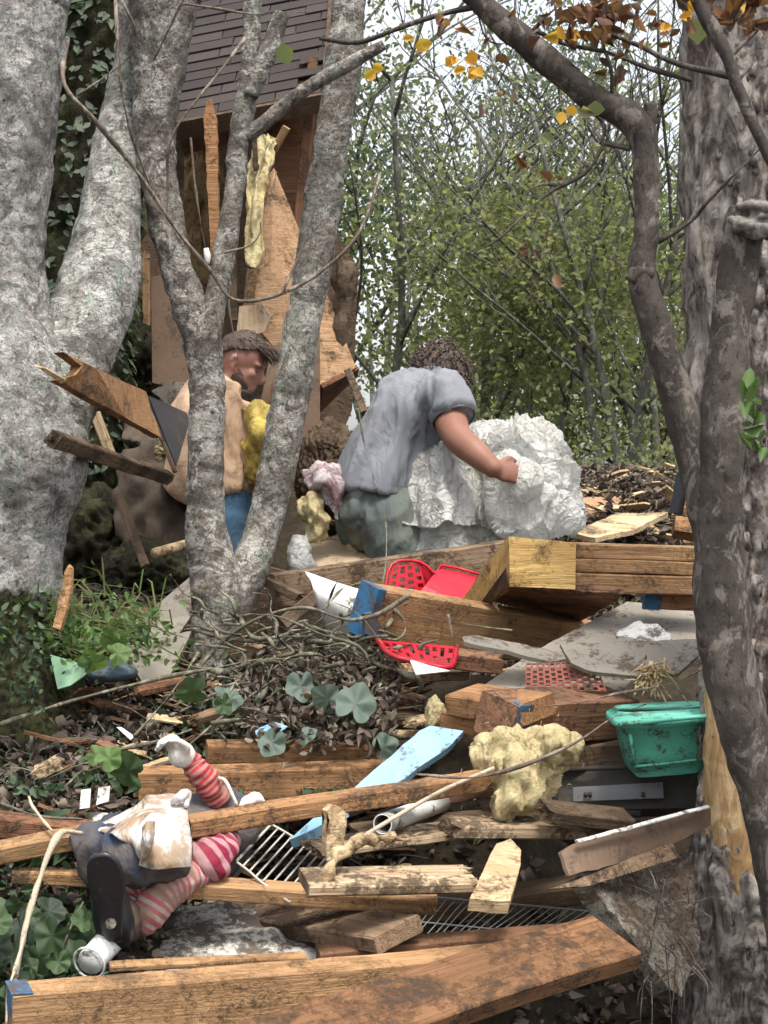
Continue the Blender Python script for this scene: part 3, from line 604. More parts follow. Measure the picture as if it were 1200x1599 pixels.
def beam(name, label, cat, a, b, hpx, t, mat, roll=8, jag=(0, 0), group=None, warp=.003, parent=None, cut=(0, 0), bev=.004, blue=None, kind=None):
    _bs[0] += 1; A, B = W(*a), W(*b); L = (B-A).length; h = hpx/F*(a[2]+b[2])/2
    Mx = frame(A, B, roll); mb = barmesh(L, t, h, jag, warp, _bs[0], cut, bev)
    o = mesh(name, mb.v, mb.f, mat, None, False, Mx)
    if parent is not None:
        o.parent = parent; o.matrix_parent_inverse = (Matrix.Translation(parent.location) if parent.type == 'EMPTY' else parent.matrix_world).inverted()
    else: tag(o, label, cat, group, kind)
    if blue:                                   # (end 0/1, length m): thin painted wrap 2 mm proud of the wood
        end, bl = blue[:2]; td = blue[2] if len(blue) > 2 else t+.003; x0, x1 = (-.003, bl) if end == 0 else (L-bl, L+.003); q = MB(); e = .003
        q.box(((x0+x1)/2+(.004 if len(blue) > 2 else 0), (td-e)/2, -h/2), x1-x0, td+e, h+2*e); r = random.Random(_bs[0])
        q.v = [Vector((v.x+(r.uniform(-.2, .2)*bl if (v.x > x0+.001 if end == 0 else v.x < x1-.001) else 0), v.y, v.z)) for v in q.v]
        p = mesh('painted_end', q.v, q.f, BLUEP); p.parent = o
    return o
def resample(pts, jag, seed, step=.02):
    out = []; n = len(pts)
    for i in range(n):
        a, b = pts[i], pts[(i+1) % n]; k = max(1, int((b-a).length/step)) if jag else 1
        for j in range(k):
            p = a.lerp(b, j/k)
            if jag and j: d = (b-a).normalized(); s = Vector((0, 1, 0)).cross(d); p = p+s*jag*nz(p, 30, seed)*1.5
            out.append(p)
    return out
def panel(name, label, cat, pts, thick, mat, jag=.0, group=None, parent=None, seed=None, bulge=0., tdir=None):
    """flat piece cut to an outline: pts (px,py,Y) are its near face; it gets real thickness away from the camera"""
    _bs[0] += 1; seed = seed or _bs[0]; P = [W(*p) for p in pts]; P = resample(P, jag, seed)
    c = sum(P, Vector())/len(P); nrm = Vector()
    for i in range(len(P)): nrm += (P[i]-c).cross(P[(i+1) % len(P)]-c)
    nrm.normalize(); 
    if nrm.y < 0: nrm = -nrm
    if tdir: nrm = Vector(tdir).normalized()
    bm = bmesh.new(); f = [bm.verts.new(p-c) for p in P]; face = bm.faces.new(f)
    bmesh.ops.triangulate(bm, faces=[face]); bmesh.ops.subdivide_edges(bm, edges=[e for e in bm.edges if not e.is_boundary], cuts=2, use_grid_fill=True)
    bmesh.ops.triangulate(bm, faces=bm.faces[:])
    for v in bm.verts: v.co += nrm*(bulge*nz(v.co+c, 5, seed)*2)
    r = bmesh.ops.extrude_face_region(bm, geom=bm.faces[:]); 
    for v in [g for g in r['geom'] if isinstance(g, bmesh.types.BMVert)]: v.co += nrm*thick
    bmesh.ops.recalc_face_normals(bm, faces=bm.faces[:])
    me = bpy.data.meshes.new(name); bm.to_mesh(me); bm.free(); me.materials.append(mat)
    o = bpy.data.objects.new(name, me); COL.objects.link(o); o.location = c
    if parent is not None:
        o.parent = parent; o.matrix_parent_inverse = Matrix.Translation(parent.location).inverted()
    else: tag(o, label, cat, group)
    return o
def blobmesh(c, R, amp, freq, seed, sub=5, billow=True, M=None, floor=None, amp2=None):
    bm = bmesh.new(); bmesh.ops.create_icosphere(bm, subdivisions=sub, radius=1); c = Vector(c)
    for v in bm.verts:
        u = v.co.copy(); q = u*freq
        d = fbm(u, freq*.5, 3, seed)*.5
        if billow: d += (1-abs(nz(u+Vector((d*.3, 0, 0)), freq*1.3, seed+2))*2.2)*.5 + (1-abs(nz(u, freq*3.1, seed+4))*2)*(.22 if amp2 is None else amp2) + (1-abs(nz(u, freq*8, seed+6))*2)*.10 + nz(u, freq*18, seed+7)*.07
        else: d += nz(u, freq*2, seed)*.4
        p = Vector((u.x*R[0], u.y*R[1], u.z*R[2]))*(1+amp*d)
        v.co = (M @ p if M else p)+c
    vs = [v.co.copy() for v in bm.verts]; fs = [tuple(x.index for x in f.verts) for f in bm.faces]; bm.free(); return vs, fs
def blob(name, label, cat, p, Rpx, depth, mat, amp=.35, freq=3., seed=1, sub=5, parent=None, group=None, rot=0, billow=True, parts=None):
    mb = MB()
    for (q, R) in ([(p, Rpx)]+(parts or [])):
        Y = q[2]; M = Matrix.Rotation(math.radians(rot), 3, 'Y'); v, f = blobmesh((0, 0, 0), (R[0]/F*Y, depth, R[1]/F*Y), amp, freq, seed+len(mb.v), sub, billow, M); c = W(*q)-W(*p); mb.add([x+c for x in v], f)
    if len(mb.v) and parts: mb = remesh(mb, .0045, 1); mb.v = roughen(mb.v, mb.f, [(6, .022, 'r'), (14, .010, 'r'), (34, .004, 'r'), (80, .002, 'n')], seed, .14)
    o = mesh(name, mb.v, mb.f, mat, None, True); o.location = W(*p)
    if parts and mat in (INS, INSY):
        r = random.Random(seed); q = MB()
        for k in range(2200):
            v = r.choice(mb.v); n = (v-Vector((0, .0, 0))).normalized(); d = Vector((n.x*.5+r.gauss(0, .8), n.y*.5+r.gauss(0, .8), n.z*.5+r.gauss(0, .8))).normalized()*r.uniform(.006, .016)*(2 if r.random() < .04 else 1); q.tube([v-d*.2, v+d*.5+Vector((r.gauss(0, .003), 0, r.gauss(0, .003))), v+d], [.0011, .0009, .0004], 3)
        f_ = q.make('loose_fibres', mat, o, True, Matrix.Identity(4))
    if parent is not None: o.parent = parent; o.matrix_parent_inverse = Matrix.Translation(parent.location).inverted()
    else: tag(o, label, cat, group)
    return o
def cloth(name, label, cat, rows, mat, thick=.004, fold=.01, freq=9, n=8, parent=None, seed=1, group=None):
    """draped sheet: rows of (px,py,Y) control points, smooth in both directions, folds as real geometry"""
    A = [catmull([tuple(W(*p)) for p in r], n) for r in rows]; m = len(A[0]); cols = [catmull([A[i][j] for i in range(len(A))], n) for j in range(m)]; k = len(cols[0])
    P = [[Vector(cols[j][i]) for j in range(m)] for i in range(k)]; vs = []; back = []
    for i in range(k):
        for j in range(m):
            a = P[min(i+1, k-1)][j]-P[max(i-1, 0)][j]; b = P[i][min(j+1, m-1)]-P[i][max(j-1, 0)]; N = b.cross(a)
            N = N.normalized() if N.length > 1e-9 else Vector((0, -1, 0))
            if N.y > 0: N = -N
            p = P[i][j]; d = fold*(fbm((p.x, p.y, p.z*.5), freq, 3, seed)+.5*(1-2*abs(nz((p.x*1.5, p.y, p.z*.6), freq*1.4, seed+3))))
            vs.append(p+N*d); back.append(p+N*(d-thick))
    q = k*m; F_ = lambda i, j: i*m+j; fs = [(F_(i, j), F_(i, j+1), F_(i+1, j+1), F_(i+1, j)) for i in range(k-1) for j in range(m-1)]
    fs += [tuple(x+q for x in f[::-1]) for f in fs[:]]
    for i in range(k-1): fs += [(F_(i, 0), F_(i+1, 0), F_(i+1, 0)+q, F_(i, 0)+q), (F_(i+1, m-1), F_(i, m-1), F_(i, m-1)+q, F_(i+1, m-1)+q)]
    for j in range(m-1): fs += [(F_(0, j+1), F_(0, j), F_(0, j)+q, F_(0, j+1)+q), (F_(k-1, j), F_(k-1, j+1), F_(k-1, j+1)+q, F_(k-1, j)+q)]
    o = mesh(name, vs+back, fs, mat, parent, True)
    if parent is None: tag(o, label, cat, group)
    return o
def rod(name, label, cat, pts, r, mat, seg=14, sub=6, wob=.0, parent=None, group=None, hollow=None, hmat=None):
    P = [W(*p) for p in pts]; mb = MB(); mb.tube(P, r, seg, sub=sub, disp=(lambda p, L, a, t: wob*fbm(p, 20, 3)) if wob else None, cap=not hollow)
    if hollow:
        rr = [x*hollow for x in (r if hasattr(r, '__len__') else [r]*len(P))]; v, f, u = tube(P, rr, seg, sub=sub, cap=False); n0 = len(mb.v); mb.add(v, [x[::-1] for x in f], u); m = len(v)
        for s in (0, m-seg): mb.f += [(s+j, s+(j+1) % seg, n0+s+(j+1) % seg, n0+s+j) for j in range(seg)]
    o = mb.make(name, mat, parent, True)
    if parent is None: tag(o, label, cat, group)
    return o

# ---------------------------------------------------------------- the wrecked cabin
def cabin():
    e = empty('wrecked_cabin', W(400, 1000, 8.6), 'collapsed brown timber cabin with shingled roof and torn open wall', 'cabin')
    # roof: a deck tilted towards the camera, with courses of tabs each lying over the one below
    c00, c10, c01 = W(272, 192, 8.0), W(508, 146, 8.05), W(325, -75, 9.2)
    U = (c10-c00).normalized(); V = (c01-c00); V = V.normalized(); Nn = U.cross(V).normalized()
    if Nn.y > 0: Nn = -Nn
    w = (c10-c00).length; hgt = (c01-c00).length*1.05
    mb = MB(); Mx = Matrix((U, V, Nn)).transposed(); mb.box(c00+U*w/2+V*hgt/2-Nn*.03, w, hgt, .035, Mx); mb.make('roof_deck', PLY, e)
    m = Mat('brown_shingles', .9, .15); g = m.n('NewGeometry').outputs['Random Per Island']; a = m.noise(500, 3, .7)
    m.col(m.mix(m.ramp(a, [(.4, 0), (.65, .5)]), m.ramp(g, [(0, (.028, .023, .022)), (.5, (.038, .032, .030)), (1, (.052, .044, .041))]), (.085, .07, .065))); m.bump(a, .5, .003)
    mb = MB(); r = random.Random(5); rows = int(hgt/.085)
    for i in range(rows):
        x = -.1+(.1 if i % 2 else 0)
        while x < w-.01:
            tw = r.choice([.22, .26, .30]); x0 = max(0, x); x1 = min(w, x+tw)
            if x1-x0 > .02 and not (i == 1 and .5 < x0 < 1.): 
                ln = .105; lift = r.uniform(0, .006)+( .02 if (i == 3 and .3 < x0 < .7) else 0)
                mb.box(c00+U*(x0+x1)/2+V*(i*.085+ln/2-.01)+Nn*(.006+lift), x1-x0-.005, ln, .007, Mx @ Matrix.Rotation(math.radians(-4.5), 3, 'X'))
            x += tw
    mb.make('shingles', m.m, e)
    q = MB(); q.box(c00+U*w/2-V*.02-Nn*.03, w, .02, .09, Mx); q.make('fascia', WOODK, e)
    q = MB(); q.box(c10-U*.0+V*hgt/2+Nn*.0, .03, hgt, .07, Mx); q.make('rake_board', WOODK, e)
    panel('gable_wall', None, None, [(398, 165, 8.35), (508, 148, 8.35), (500, 370, 8.3), (470, 400, 8.3), (395, 330, 8.3)], .02, WOODR, parent=e)
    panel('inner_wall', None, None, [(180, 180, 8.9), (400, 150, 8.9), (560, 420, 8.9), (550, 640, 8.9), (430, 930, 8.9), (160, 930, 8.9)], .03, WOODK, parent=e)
    beam('corner_post', '', '', (497, 90, 8.2), (470, 420, 8.2), 16, .05, WOODR, 0, parent=e)
    beam('top_plate', '', '', (270, 215, 8.25), (420, 178, 8.25), 26, .06, WOODR, 0, parent=e)
    cloth('wall_insulation', None, None, [[(272, 195, 8.5), (320, 190, 8.45), (368, 185, 8.5)], [(268, 280, 8.45), (320, 280, 8.4), (375, 280, 8.45)], [(268, 360, 8.45), (310, 370, 8.4), (360, 370, 8.45)], [(275, 450, 8.5), (310, 445, 8.45), (350, 450, 8.5)]], INSB, .03, .05, 12, 14, e, 4)
    for (x, y0, y1, w_, mt) in [(233, 395, 600, 12, PLY), (286, 190, 460, 13, WOODD), (262, 380, 600, 16, WOODR), (368, 330, 500, 10, WOODD)]:
        beam('stud', '', '', (x, y0, 8.2), (x+2, y1, 8.15), w_, .035, mt, 0, parent=e, jag=(.02, 0))
    for s in range(4): beam('siding_board', '', '', (205, 480+s*32, 8.5), (262, 478+s*32, 8.5), 24, .02, BRICK if s % 2 else WOODR, 0, parent=e)
cabin()
def wall_bits():
    panel('split_stud', 'upright orange stud with a snapped point in front of the torn wall insulation', 'stud', [(318, 185, 7.8), (322, 160, 7.8), (330, 152, 7.8), (334, 172, 7.8), (338, 182, 7.8), (345, 400, 7.8), (330, 420, 7.8)], .05, WOOD2, .004)
    panel('plywood_sheet', 'large leaning plywood sheet between the two tree stems', 'plywood', [(402, 300, 7.95), (428, 262, 7.95), (474, 374, 7.9), (520, 480, 7.8), (556, 574, 7.7), (505, 604, 7.65), (420, 545, 7.7), (380, 480, 7.8), (388, 400, 7.9)], .014, PLY, .0)
    panel('lower_sheet', 'brown underside sheet below the leaning plywood', 'panel', [(505, 606, 7.62), (562, 576, 7.72), (558, 590, 7.9), (500, 645, 7.9)], .02, WOODR)
    panel('plywood_offcut', 'pale bent plywood piece behind the head of the man in tan', 'plywood', [(402, 420, 7.75), (470, 440, 7.75), (465, 520, 7.7), (430, 545, 7.7), (395, 500, 7.72)], .012, PLY, .004)
    panel('brown_sheet', 'dark brown sheet standing right of the bearded man head', 'panel', [(425, 540, 7.6), (500, 520, 7.65), (500, 680, 7.6), (420, 690, 7.55), (405, 640, 7.55)], .012, BROWNP)
    panel('light_edge_board', 'narrow upright board with a pale top right of the tan shirt', 'board', [(424, 598, 7.5), (455, 590, 7.5), (445, 690, 7.5), (412, 690, 7.5)], .03, WOODR)
    panel('curled_cardboard', 'torn curled tan cardboard between the forked stems', 'cardboard', [(372, 478, 7.65), (412, 476, 7.6), (423, 494, 7.6), (412, 518, 7.6), (380, 528, 7.62), (370, 520, 7.65)], .006, CARD, .003, bulge=.02)
    panel('beige_panel', 'tall beige panel standing behind the left side of the forked trunk', 'panel', [(236, 432, 7.9), (300, 420, 7.9), (304, 612, 7.85), (238, 598, 7.85)], .012, BROWNP)
    panel('torn_board', 'crumpled grey fibreboard left of the tan shirt', 'panel', [(240, 612, 7.55), (268, 596, 7.5), (300, 600, 7.5), (300, 650, 7.45), (270, 640, 7.5)], .01, GREYD, .004, bulge=.02)
    cloth('insulation_roll', 'long hanging batt of yellow insulation right of the slender stem', 'insulation', [[(398, 215, 7.85), (408, 212, 7.78), (416, 220, 7.85)], [(392, 280, 7.8), (402, 285, 7.70), (411, 290, 7.8)], [(386, 345, 7.78), (397, 350, 7.68), (408, 350, 7.78)], [(384, 400, 7.75), (396, 418, 7.68), (408, 412, 7.75)]], INS, .05, .022, 14, 12, None, 5)
    cloth('insulation_strip', 'short torn insulation strip hanging on the gable wall', 'insulation', [[(408, 215, 8.05), (418, 208, 8.0), (430, 222, 8.05)], [(406, 245, 8.0), (416, 248, 7.92), (426, 240, 8.0)], [(402, 275, 8.0), (412, 280, 7.92), (424, 276, 8.0)], [(402, 295, 8.0), (414, 300, 7.94), (428, 294, 8.0)]], INS, .04, .026, 18, 10, None, 9)
    beam('gable_scrap', 'short pale board end sticking out of the gable insulation', 'board', (422, 232, 8.05), (442, 196, 8.0), 12, .02, PLY, 0)
    beam('hanging_lath', 'thin upright brown lath beside the insulation roll', 'lath', (400, 195, 7.7), (404, 265, 7.7), 8, .02, WOODD, 0, jag=(.02, .02))
    beam('leaning_brace', 'thin weathered brace leaning right of the plywood corner', 'brace', (548, 574, 7.6), (574, 640, 7.4), 12, .03, WOODD, 0)
    cloth('hanging_tar_paper', 'dark ragged tar paper hanging behind the right stem', 'tar paper', [[(520, 395, 7.8), (534, 400, 7.75), (546, 412, 7.8)], [(524, 440, 7.8), (536, 436, 7.74), (548, 446, 7.8)], [(526, 490, 7.8), (538, 480, 7.74), (546, 470, 7.8)], [(530, 530, 7.8), (534, 545, 7.76), (538, 520, 7.8)]], WOODK, .004, .03, 16, 9, None, 6)
    beam('cross_rail', 'weathered horizontal rail between the right stem and the man in grey', 'rail', (490, 672, 7.6), (560, 672, 7.6), 18, .03, WOODD, 0)
    # broken boards poking out on the left
    e = empty('broken_boards', W(180, 620, 6.6), 'wide orange board snapped off and jutting across the large pale trunk', 'board')
    panel('plank', '', '', [(98, 550, 5.08), (150, 576, 5.3), (228, 612, 5.9), (252, 684, 5.9), (196, 652, 5.6), (140, 622, 5.3), (92, 594, 5.1), (118, 586, 5.16), (128, 572, 5.2)], .03, WOOD2, .003, parent=e, bulge=.002)
    panel('splinter', '', '', [(56, 573, 5.02), (72, 576, 5.05), (104, 594, 5.12), (96, 600, 5.12)], .01, WOODP, .002, parent=e)
    e = empty('roof_panel', W(265, 680, 6.5), 'black faced panel edge leaning beside the tan shirt sleeve', 'panel')
    panel('black_face', '', '', [(232, 618, 6.5), (292, 645, 6.9), (296, 660, 6.9), (276, 728, 6.45)], .01, BLACKP, parent=e)
    beam('edge_strip', '', '', (225, 614, 6.46), (276, 736, 6.42), 7, .02, WOODD, 0, parent=e)
    beam('snapped_rail', 'weathered grey brown rail jutting left below the wide snapped board', 'rail', (97, 682, 5.2), (276, 744, 6.5), 22, .04, WOODD, 10, (.02, .04), warp=.006)
    beam('pale_strut', 'short pale strut standing between the two jutting boards', 'strut', (155, 642, 6.9), (182, 712, 6.9), 16, .03, WOODP, 0)
    beam('dark_strut', 'dark rusty strut leaning in the cavity beside the large trunk', 'strut', (190, 770, 6.4), (232, 880, 6.2), 14, .02, WOODK, 0)
    rod('cut_pole', 'short pale round pole stub left of the forked trunk', 'pole', [(242, 864, 6.3), (300, 848, 6.6)], .018, WOODP, 12, 3)
    blob('cavity_insulation', 'small tuft of yellow insulation behind the snapped rail', 'insulation', (262, 700, 7.2), (26, 22), .06, INS, seed=3)
    cloth('hanging_tarp', 'crumpled tan sheeting hanging in the cavity left of the forked trunk', 'sheeting', [[(190, 700, 7.3), (240, 690, 7.2), (300, 700, 7.3)], [(185, 780, 7.2), (240, 770, 7.1), (300, 780, 7.2)], [(190, 850, 7.2), (240, 865, 7.1), (300, 850, 7.2)]], TARP, .004, .05, 9, 8, None, 6)
    cloth('brown_drape', 'brown cloth drape behind the pale strut', 'cloth', [[(196, 640, 7.5), (240, 640, 7.5), (270, 650, 7.5)], [(190, 690, 7.4), (235, 700, 7.4), (270, 690, 7.4)]], TARP, .004, .04, 12, 8, None, 8)
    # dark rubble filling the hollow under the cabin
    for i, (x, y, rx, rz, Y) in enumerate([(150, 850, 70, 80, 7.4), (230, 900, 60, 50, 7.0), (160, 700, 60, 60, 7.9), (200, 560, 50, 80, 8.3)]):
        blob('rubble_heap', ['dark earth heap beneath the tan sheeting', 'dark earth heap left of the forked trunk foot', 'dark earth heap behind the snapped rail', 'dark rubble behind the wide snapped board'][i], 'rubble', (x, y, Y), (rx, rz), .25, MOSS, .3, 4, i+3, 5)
    panel('split_stake', 'split orange stake standing in the weeds by the large trunk', 'stake', [(90, 948, 5.3), (101, 892, 5.3), (108, 881, 5.3), (112, 886, 5.3), (111, 915, 5.3), (104, 952, 5.28), (94, 984, 5.26), (82, 980, 5.26)], .018, WOOD, .003)
    panel('stump_board', 'dark weathered board lying behind the green weeds', 'board', [(115, 990, 6.1), (205, 945, 6.2), (232, 950, 6.2), (230, 985, 6.05), (150, 1008, 6.)], .03, WOODK, .003)
    panel('fibreboard', 'grey beige board corner leaning against the forked trunk', 'board', [(206, 978, 5.85), (296, 902, 5.95), (300, 960, 5.9), (258, 1022, 5.75)], .018, GREYD)
    panel('lower_fibreboard', 'muddy beige board lying below the leaning one beside the forked trunk', 'board', [(188, 1012, 5.72), (300, 985, 5.82), (262, 1062, 5.6), (232, 1080, 5.55)], .02, GREYD, .002)
wall_bits()

# ---------------------------------------------------------------- rubbish around the men
def mid_bits():
    cloth('yellow_insulation', 'bright yellow insulation bundle held by the man in tan', 'insulation', [[(382, 640, 7.2), (400, 634, 7.1), (422, 648, 7.15)], [(384, 668, 7.12), (404, 664, 7.0), (432, 676, 7.1)], [(380, 700, 7.15), (408, 704, 7.02), (430, 712, 7.1)], [(386, 735, 7.15), (404, 738, 7.08), (418, 745, 7.15)], [(388, 755, 7.2), (398, 758, 7.12), (408, 758, 7.2)]], INSY, .05, .028, 13, 10, None, 4)
    cloth('pink_white_cloth', 'crumpled pink and white cloth lying left of the man in grey', 'cloth', [[(476, 738, 6.95), (498, 722, 6.9), (528, 726, 6.9), (550, 742, 6.95)], [(482, 762, 6.85), (503, 750, 6.76), (528, 758, 6.8), (546, 772, 6.9)], [(496, 776, 6.85), (508, 768, 6.8), (522, 790, 6.8), (540, 790, 6.85)], [(500, 786, 6.85), (514, 790, 6.8), (526, 812, 6.82), (536, 800, 6.85)]], PINK, .004, .018, 16, 10, None, 3)
    cloth('torn_insulation', 'tattered yellow insulation hanging right of the forked stem', 'insulation', [[(470, 778, 6.85), (485, 772, 6.8), (505, 782, 6.85)], [(468, 800, 6.8), (488, 798, 6.74), (512, 806, 6.8)], [(472, 820, 6.8), (492, 826, 6.76), (514, 818, 6.8)], [(478, 836, 6.82), (496, 850, 6.8), (504, 840, 6.84)]], INS, .03, .030, 16, 10, None, 4)
    cloth('white_bag', 'small white plastic bag beside the right stem foot', 'bag', [[(458, 838, 6.62), (466, 842, 6.58), (474, 838, 6.62)], [(452, 858, 6.6), (468, 860, 6.52), (486, 868, 6.6)], [(450, 876, 6.58), (466, 884, 6.5), (492, 884, 6.6)], [(452, 890, 6.56), (468, 892, 6.52), (484, 892, 6.58)]], BAGM, .004, .018, 18, 9, None, 4)
    rod('split_log', 'short split log lying left of the trousers', 'log', [(548, 862, 6.9), (575, 845, 6.95)], [.03, .026], WOODP, 16, 4, .004)
    panel('dirt_board', 'brown board under the torn insulation', 'board', [(470, 850, 7.0), (560, 838, 7.1), (600, 870, 6.8), (480, 900, 6.7)], .02, CARD, .004)
    blob('debris_heap', 'heap of torn brown rubbish behind the pink and white cloth', 'rubbish', (515, 745, 7.4), (46, 80), .2, WOODK, .22, 5, 12, 6)
    for i in range(9):
        y = 690+i*14; x = 480+rnd.uniform(-6, 30); beam('debris_stick', ['short broken stick in the heap, topmost', 'short broken stick in the heap, second from the top', 'short broken stick in the heap, third from the top', 'short broken stick in the heap, fourth from the top', 'short broken stick in the middle of the heap', 'short broken stick in the heap, fourth from the bottom', 'short broken stick in the heap, third from the bottom', 'short broken stick in the heap, second from the bottom', 'short broken stick in the heap, lowest'][i], 'stick', (x, y+rnd.uniform(-8, 8), 7.0), (x+rnd.uniform(20, 60), y+rnd.uniform(-15, 15), 7.1), rnd.uniform(4, 9), .012, rnd.choice([WOODD, WOODK, WOODP]), 0, (.02, .02), 'broken sticks in the heap left of the man in grey')
    # the mound on the right
    panel('mound_plank', 'pale plank lying highest on the mound right of the bags', 'plank', [(900, 778, 7.9), (985, 774, 8.2), (1002, 786, 8.1), (905, 806, 7.7)], .02, PLY, .004, tdir=(0, .2, -1))
    panel('mound_plank', 'pale plank lying lower on the mound with a raised right end', 'plank', [(890, 832, 7.1), (965, 802, 7.5), (1044, 800, 7.5), (990, 828, 7.2), (930, 840, 7.0)], .02, WOODP, .005, tdir=(0, .2, -1))
    rod('mound_branch', 'bare fallen branch on the crest of the mound', 'branch', [(1010, 752, 9.0), (1040, 768, 9.0), (1090, 764, 9)], [.012, .018, .02], TWIG, 8, 6, .01)
    e = empty('orange_drawer', W(1078, 835, 6.9), 'broken orange drawer with a dark side against the crooked sapling', 'drawer')
    panel('side', '', '', [(1058, 802, 6.9), (1068, 740, 6.9), (1076, 744, 6.95), (1066, 806, 6.95)], .03, BLACKP, parent=e)
    panel('front', '', '', [(1067, 806, 6.92), (1077, 742, 6.95), (1110, 750, 6.95), (1110, 812, 6.92)], .02, WOOD2, parent=e)
    panel('base', '', '', [(1056, 806, 6.88), (1110, 812, 6.86), (1110, 838, 6.85), (1054, 828, 6.85)], .1, WOOD2, parent=e)
PINK = plain('pink_white_cloth', (.46, .41, .40), .8, .7, (.16, .08, .09), mscale=7).m
m_ = Mat('crinkled_translucent_plastic', .35, .5); a_ = m_.noise(9, 9, .72, None, 1.6); b_ = m_.noise(38, 6, .7, None, 1.2)
m_.col(m_.mix(m_.ramp(m_.noise(6, 7, .72), [(.46, 0), (.66, .7)]), (.74, .735, .70), (.50, .45, .37))); 
w_ = m_.n('VectorMath', {'operation': 'ADD'}, i0=m_.obj, i1=m_.n('VectorMath', {'operation': 'SCALE'}, i0=m_.n('TexNoise', Vector=m_.obj, Scale=6., Detail=4.).outputs[1], Scale=.22).outputs[0]).outputs[0]
e1 = m_.ramp(m_.voro(13, w_, 'DISTANCE_TO_EDGE'), [(0, 1), (.05, .35), (.2, 0)]); e2 = m_.ramp(m_.voro(34, w_, 'DISTANCE_TO_EDGE'), [(0, 1), (.08, .3), (.25, 0)])
m_.bump(a_, .6, .02); m_.bump(e1, .8, .012); m_.bump(e2, .7, .006); m_.bump(b_, .6, .006)
_t = m_.n('BsdfTranslucent', Color=(.9, .92, .9)); _x = m_.n('MixShader', Fac=.45); m_.t.links.new(m_.b.outputs[0], _x.inputs[1]); m_.t.links.new(_t.outputs[0], _x.inputs[2]); m_.t.links.new(_x.outputs[0], m_.out.inputs[0]); BAGM = m_.m
mid_bits()

# ---------------------------------------------------------------- the timber pile
def grille(name, label, cat, c, nu, nv, r, mat):
    """c: four corners (px,py,Y) in order; nu bars one way, nv the other"""
    P = [W(*p) for p in c]; mb = MB()
    q = lambda u, v: (P[0]*(1-u)+P[1]*u)*(1-v)+(P[3]*(1-u)+P[2]*u)*v
    sag = lambda p, k: p+Vector((nz((k, 1, 0), .7), nz((k, 5, 0), .7), nz((k, 9, 0), .7)))*.006
    for i in range(nu+1): u = i/nu; rr = r*(1.6 if i in (0, nu) else 1); mb.tube([sag(q(u, k/4), i*3+k) for k in range(5)], rr, 6, sub=2)
    for j in range(nv+1): v = j/nv; rr = r*(1.8 if j in (0, nv) else 1.3); off = Vector((0, r*1.8, 0)); mb.tube([q(k/4, v)+off for k in range(5)], rr, 6, sub=2)
    return tag(mb.make(name, mat, smooth=True), label, cat)
def crate_mesh(name, label, P, mat, holes=(5, 3), bar=.35, slats=True):
    """a real lattice wall with rounded slots: outline quad P (px,py,Y), thickness 4 mm"""
    Q = [W(*p) for p in P]; q = lambda u, v: (Q[0]*(1-u)+Q[1]*u)*(1-v)+(Q[3]*(1-u)+Q[2]*u)*v
    n = (Q[1]-Q[0]).cross(Q[3]-Q[0]).normalized(); n = n if n.y > 0 else -n; mb = MB(); nu, nv = holes; cu, cv = 1/nu, 1/nv; b = bar/2
    def cell(u0, u1, v0, v1):
        a = [q(u0, v0), q(u1, v0), q(u1, v1), q(u0, v1)]; mb.add(a+[p+n*.005 for p in a], [(0, 1, 2, 3), (7, 6, 5, 4), (0, 4, 5, 1), (1, 5, 6, 2), (2, 6, 7, 3), (3, 7, 4, 0)])
    for i in range(nu+1): cell(max(0, i*cu-b*cu), min(1, i*cu+b*cu), 0, 1)
    for i in range(nu):
        for j in range(nv+1):
            o = .5*cv if i % 2 and 0 < j < nv else 0
            cell(i*cu+b*cu+.0005, (i+1)*cu-b*cu-.0005, max(0, j*cv-b*cv*1.2+o), min(1, j*cv+b*cv*1.2+o))
    return mb
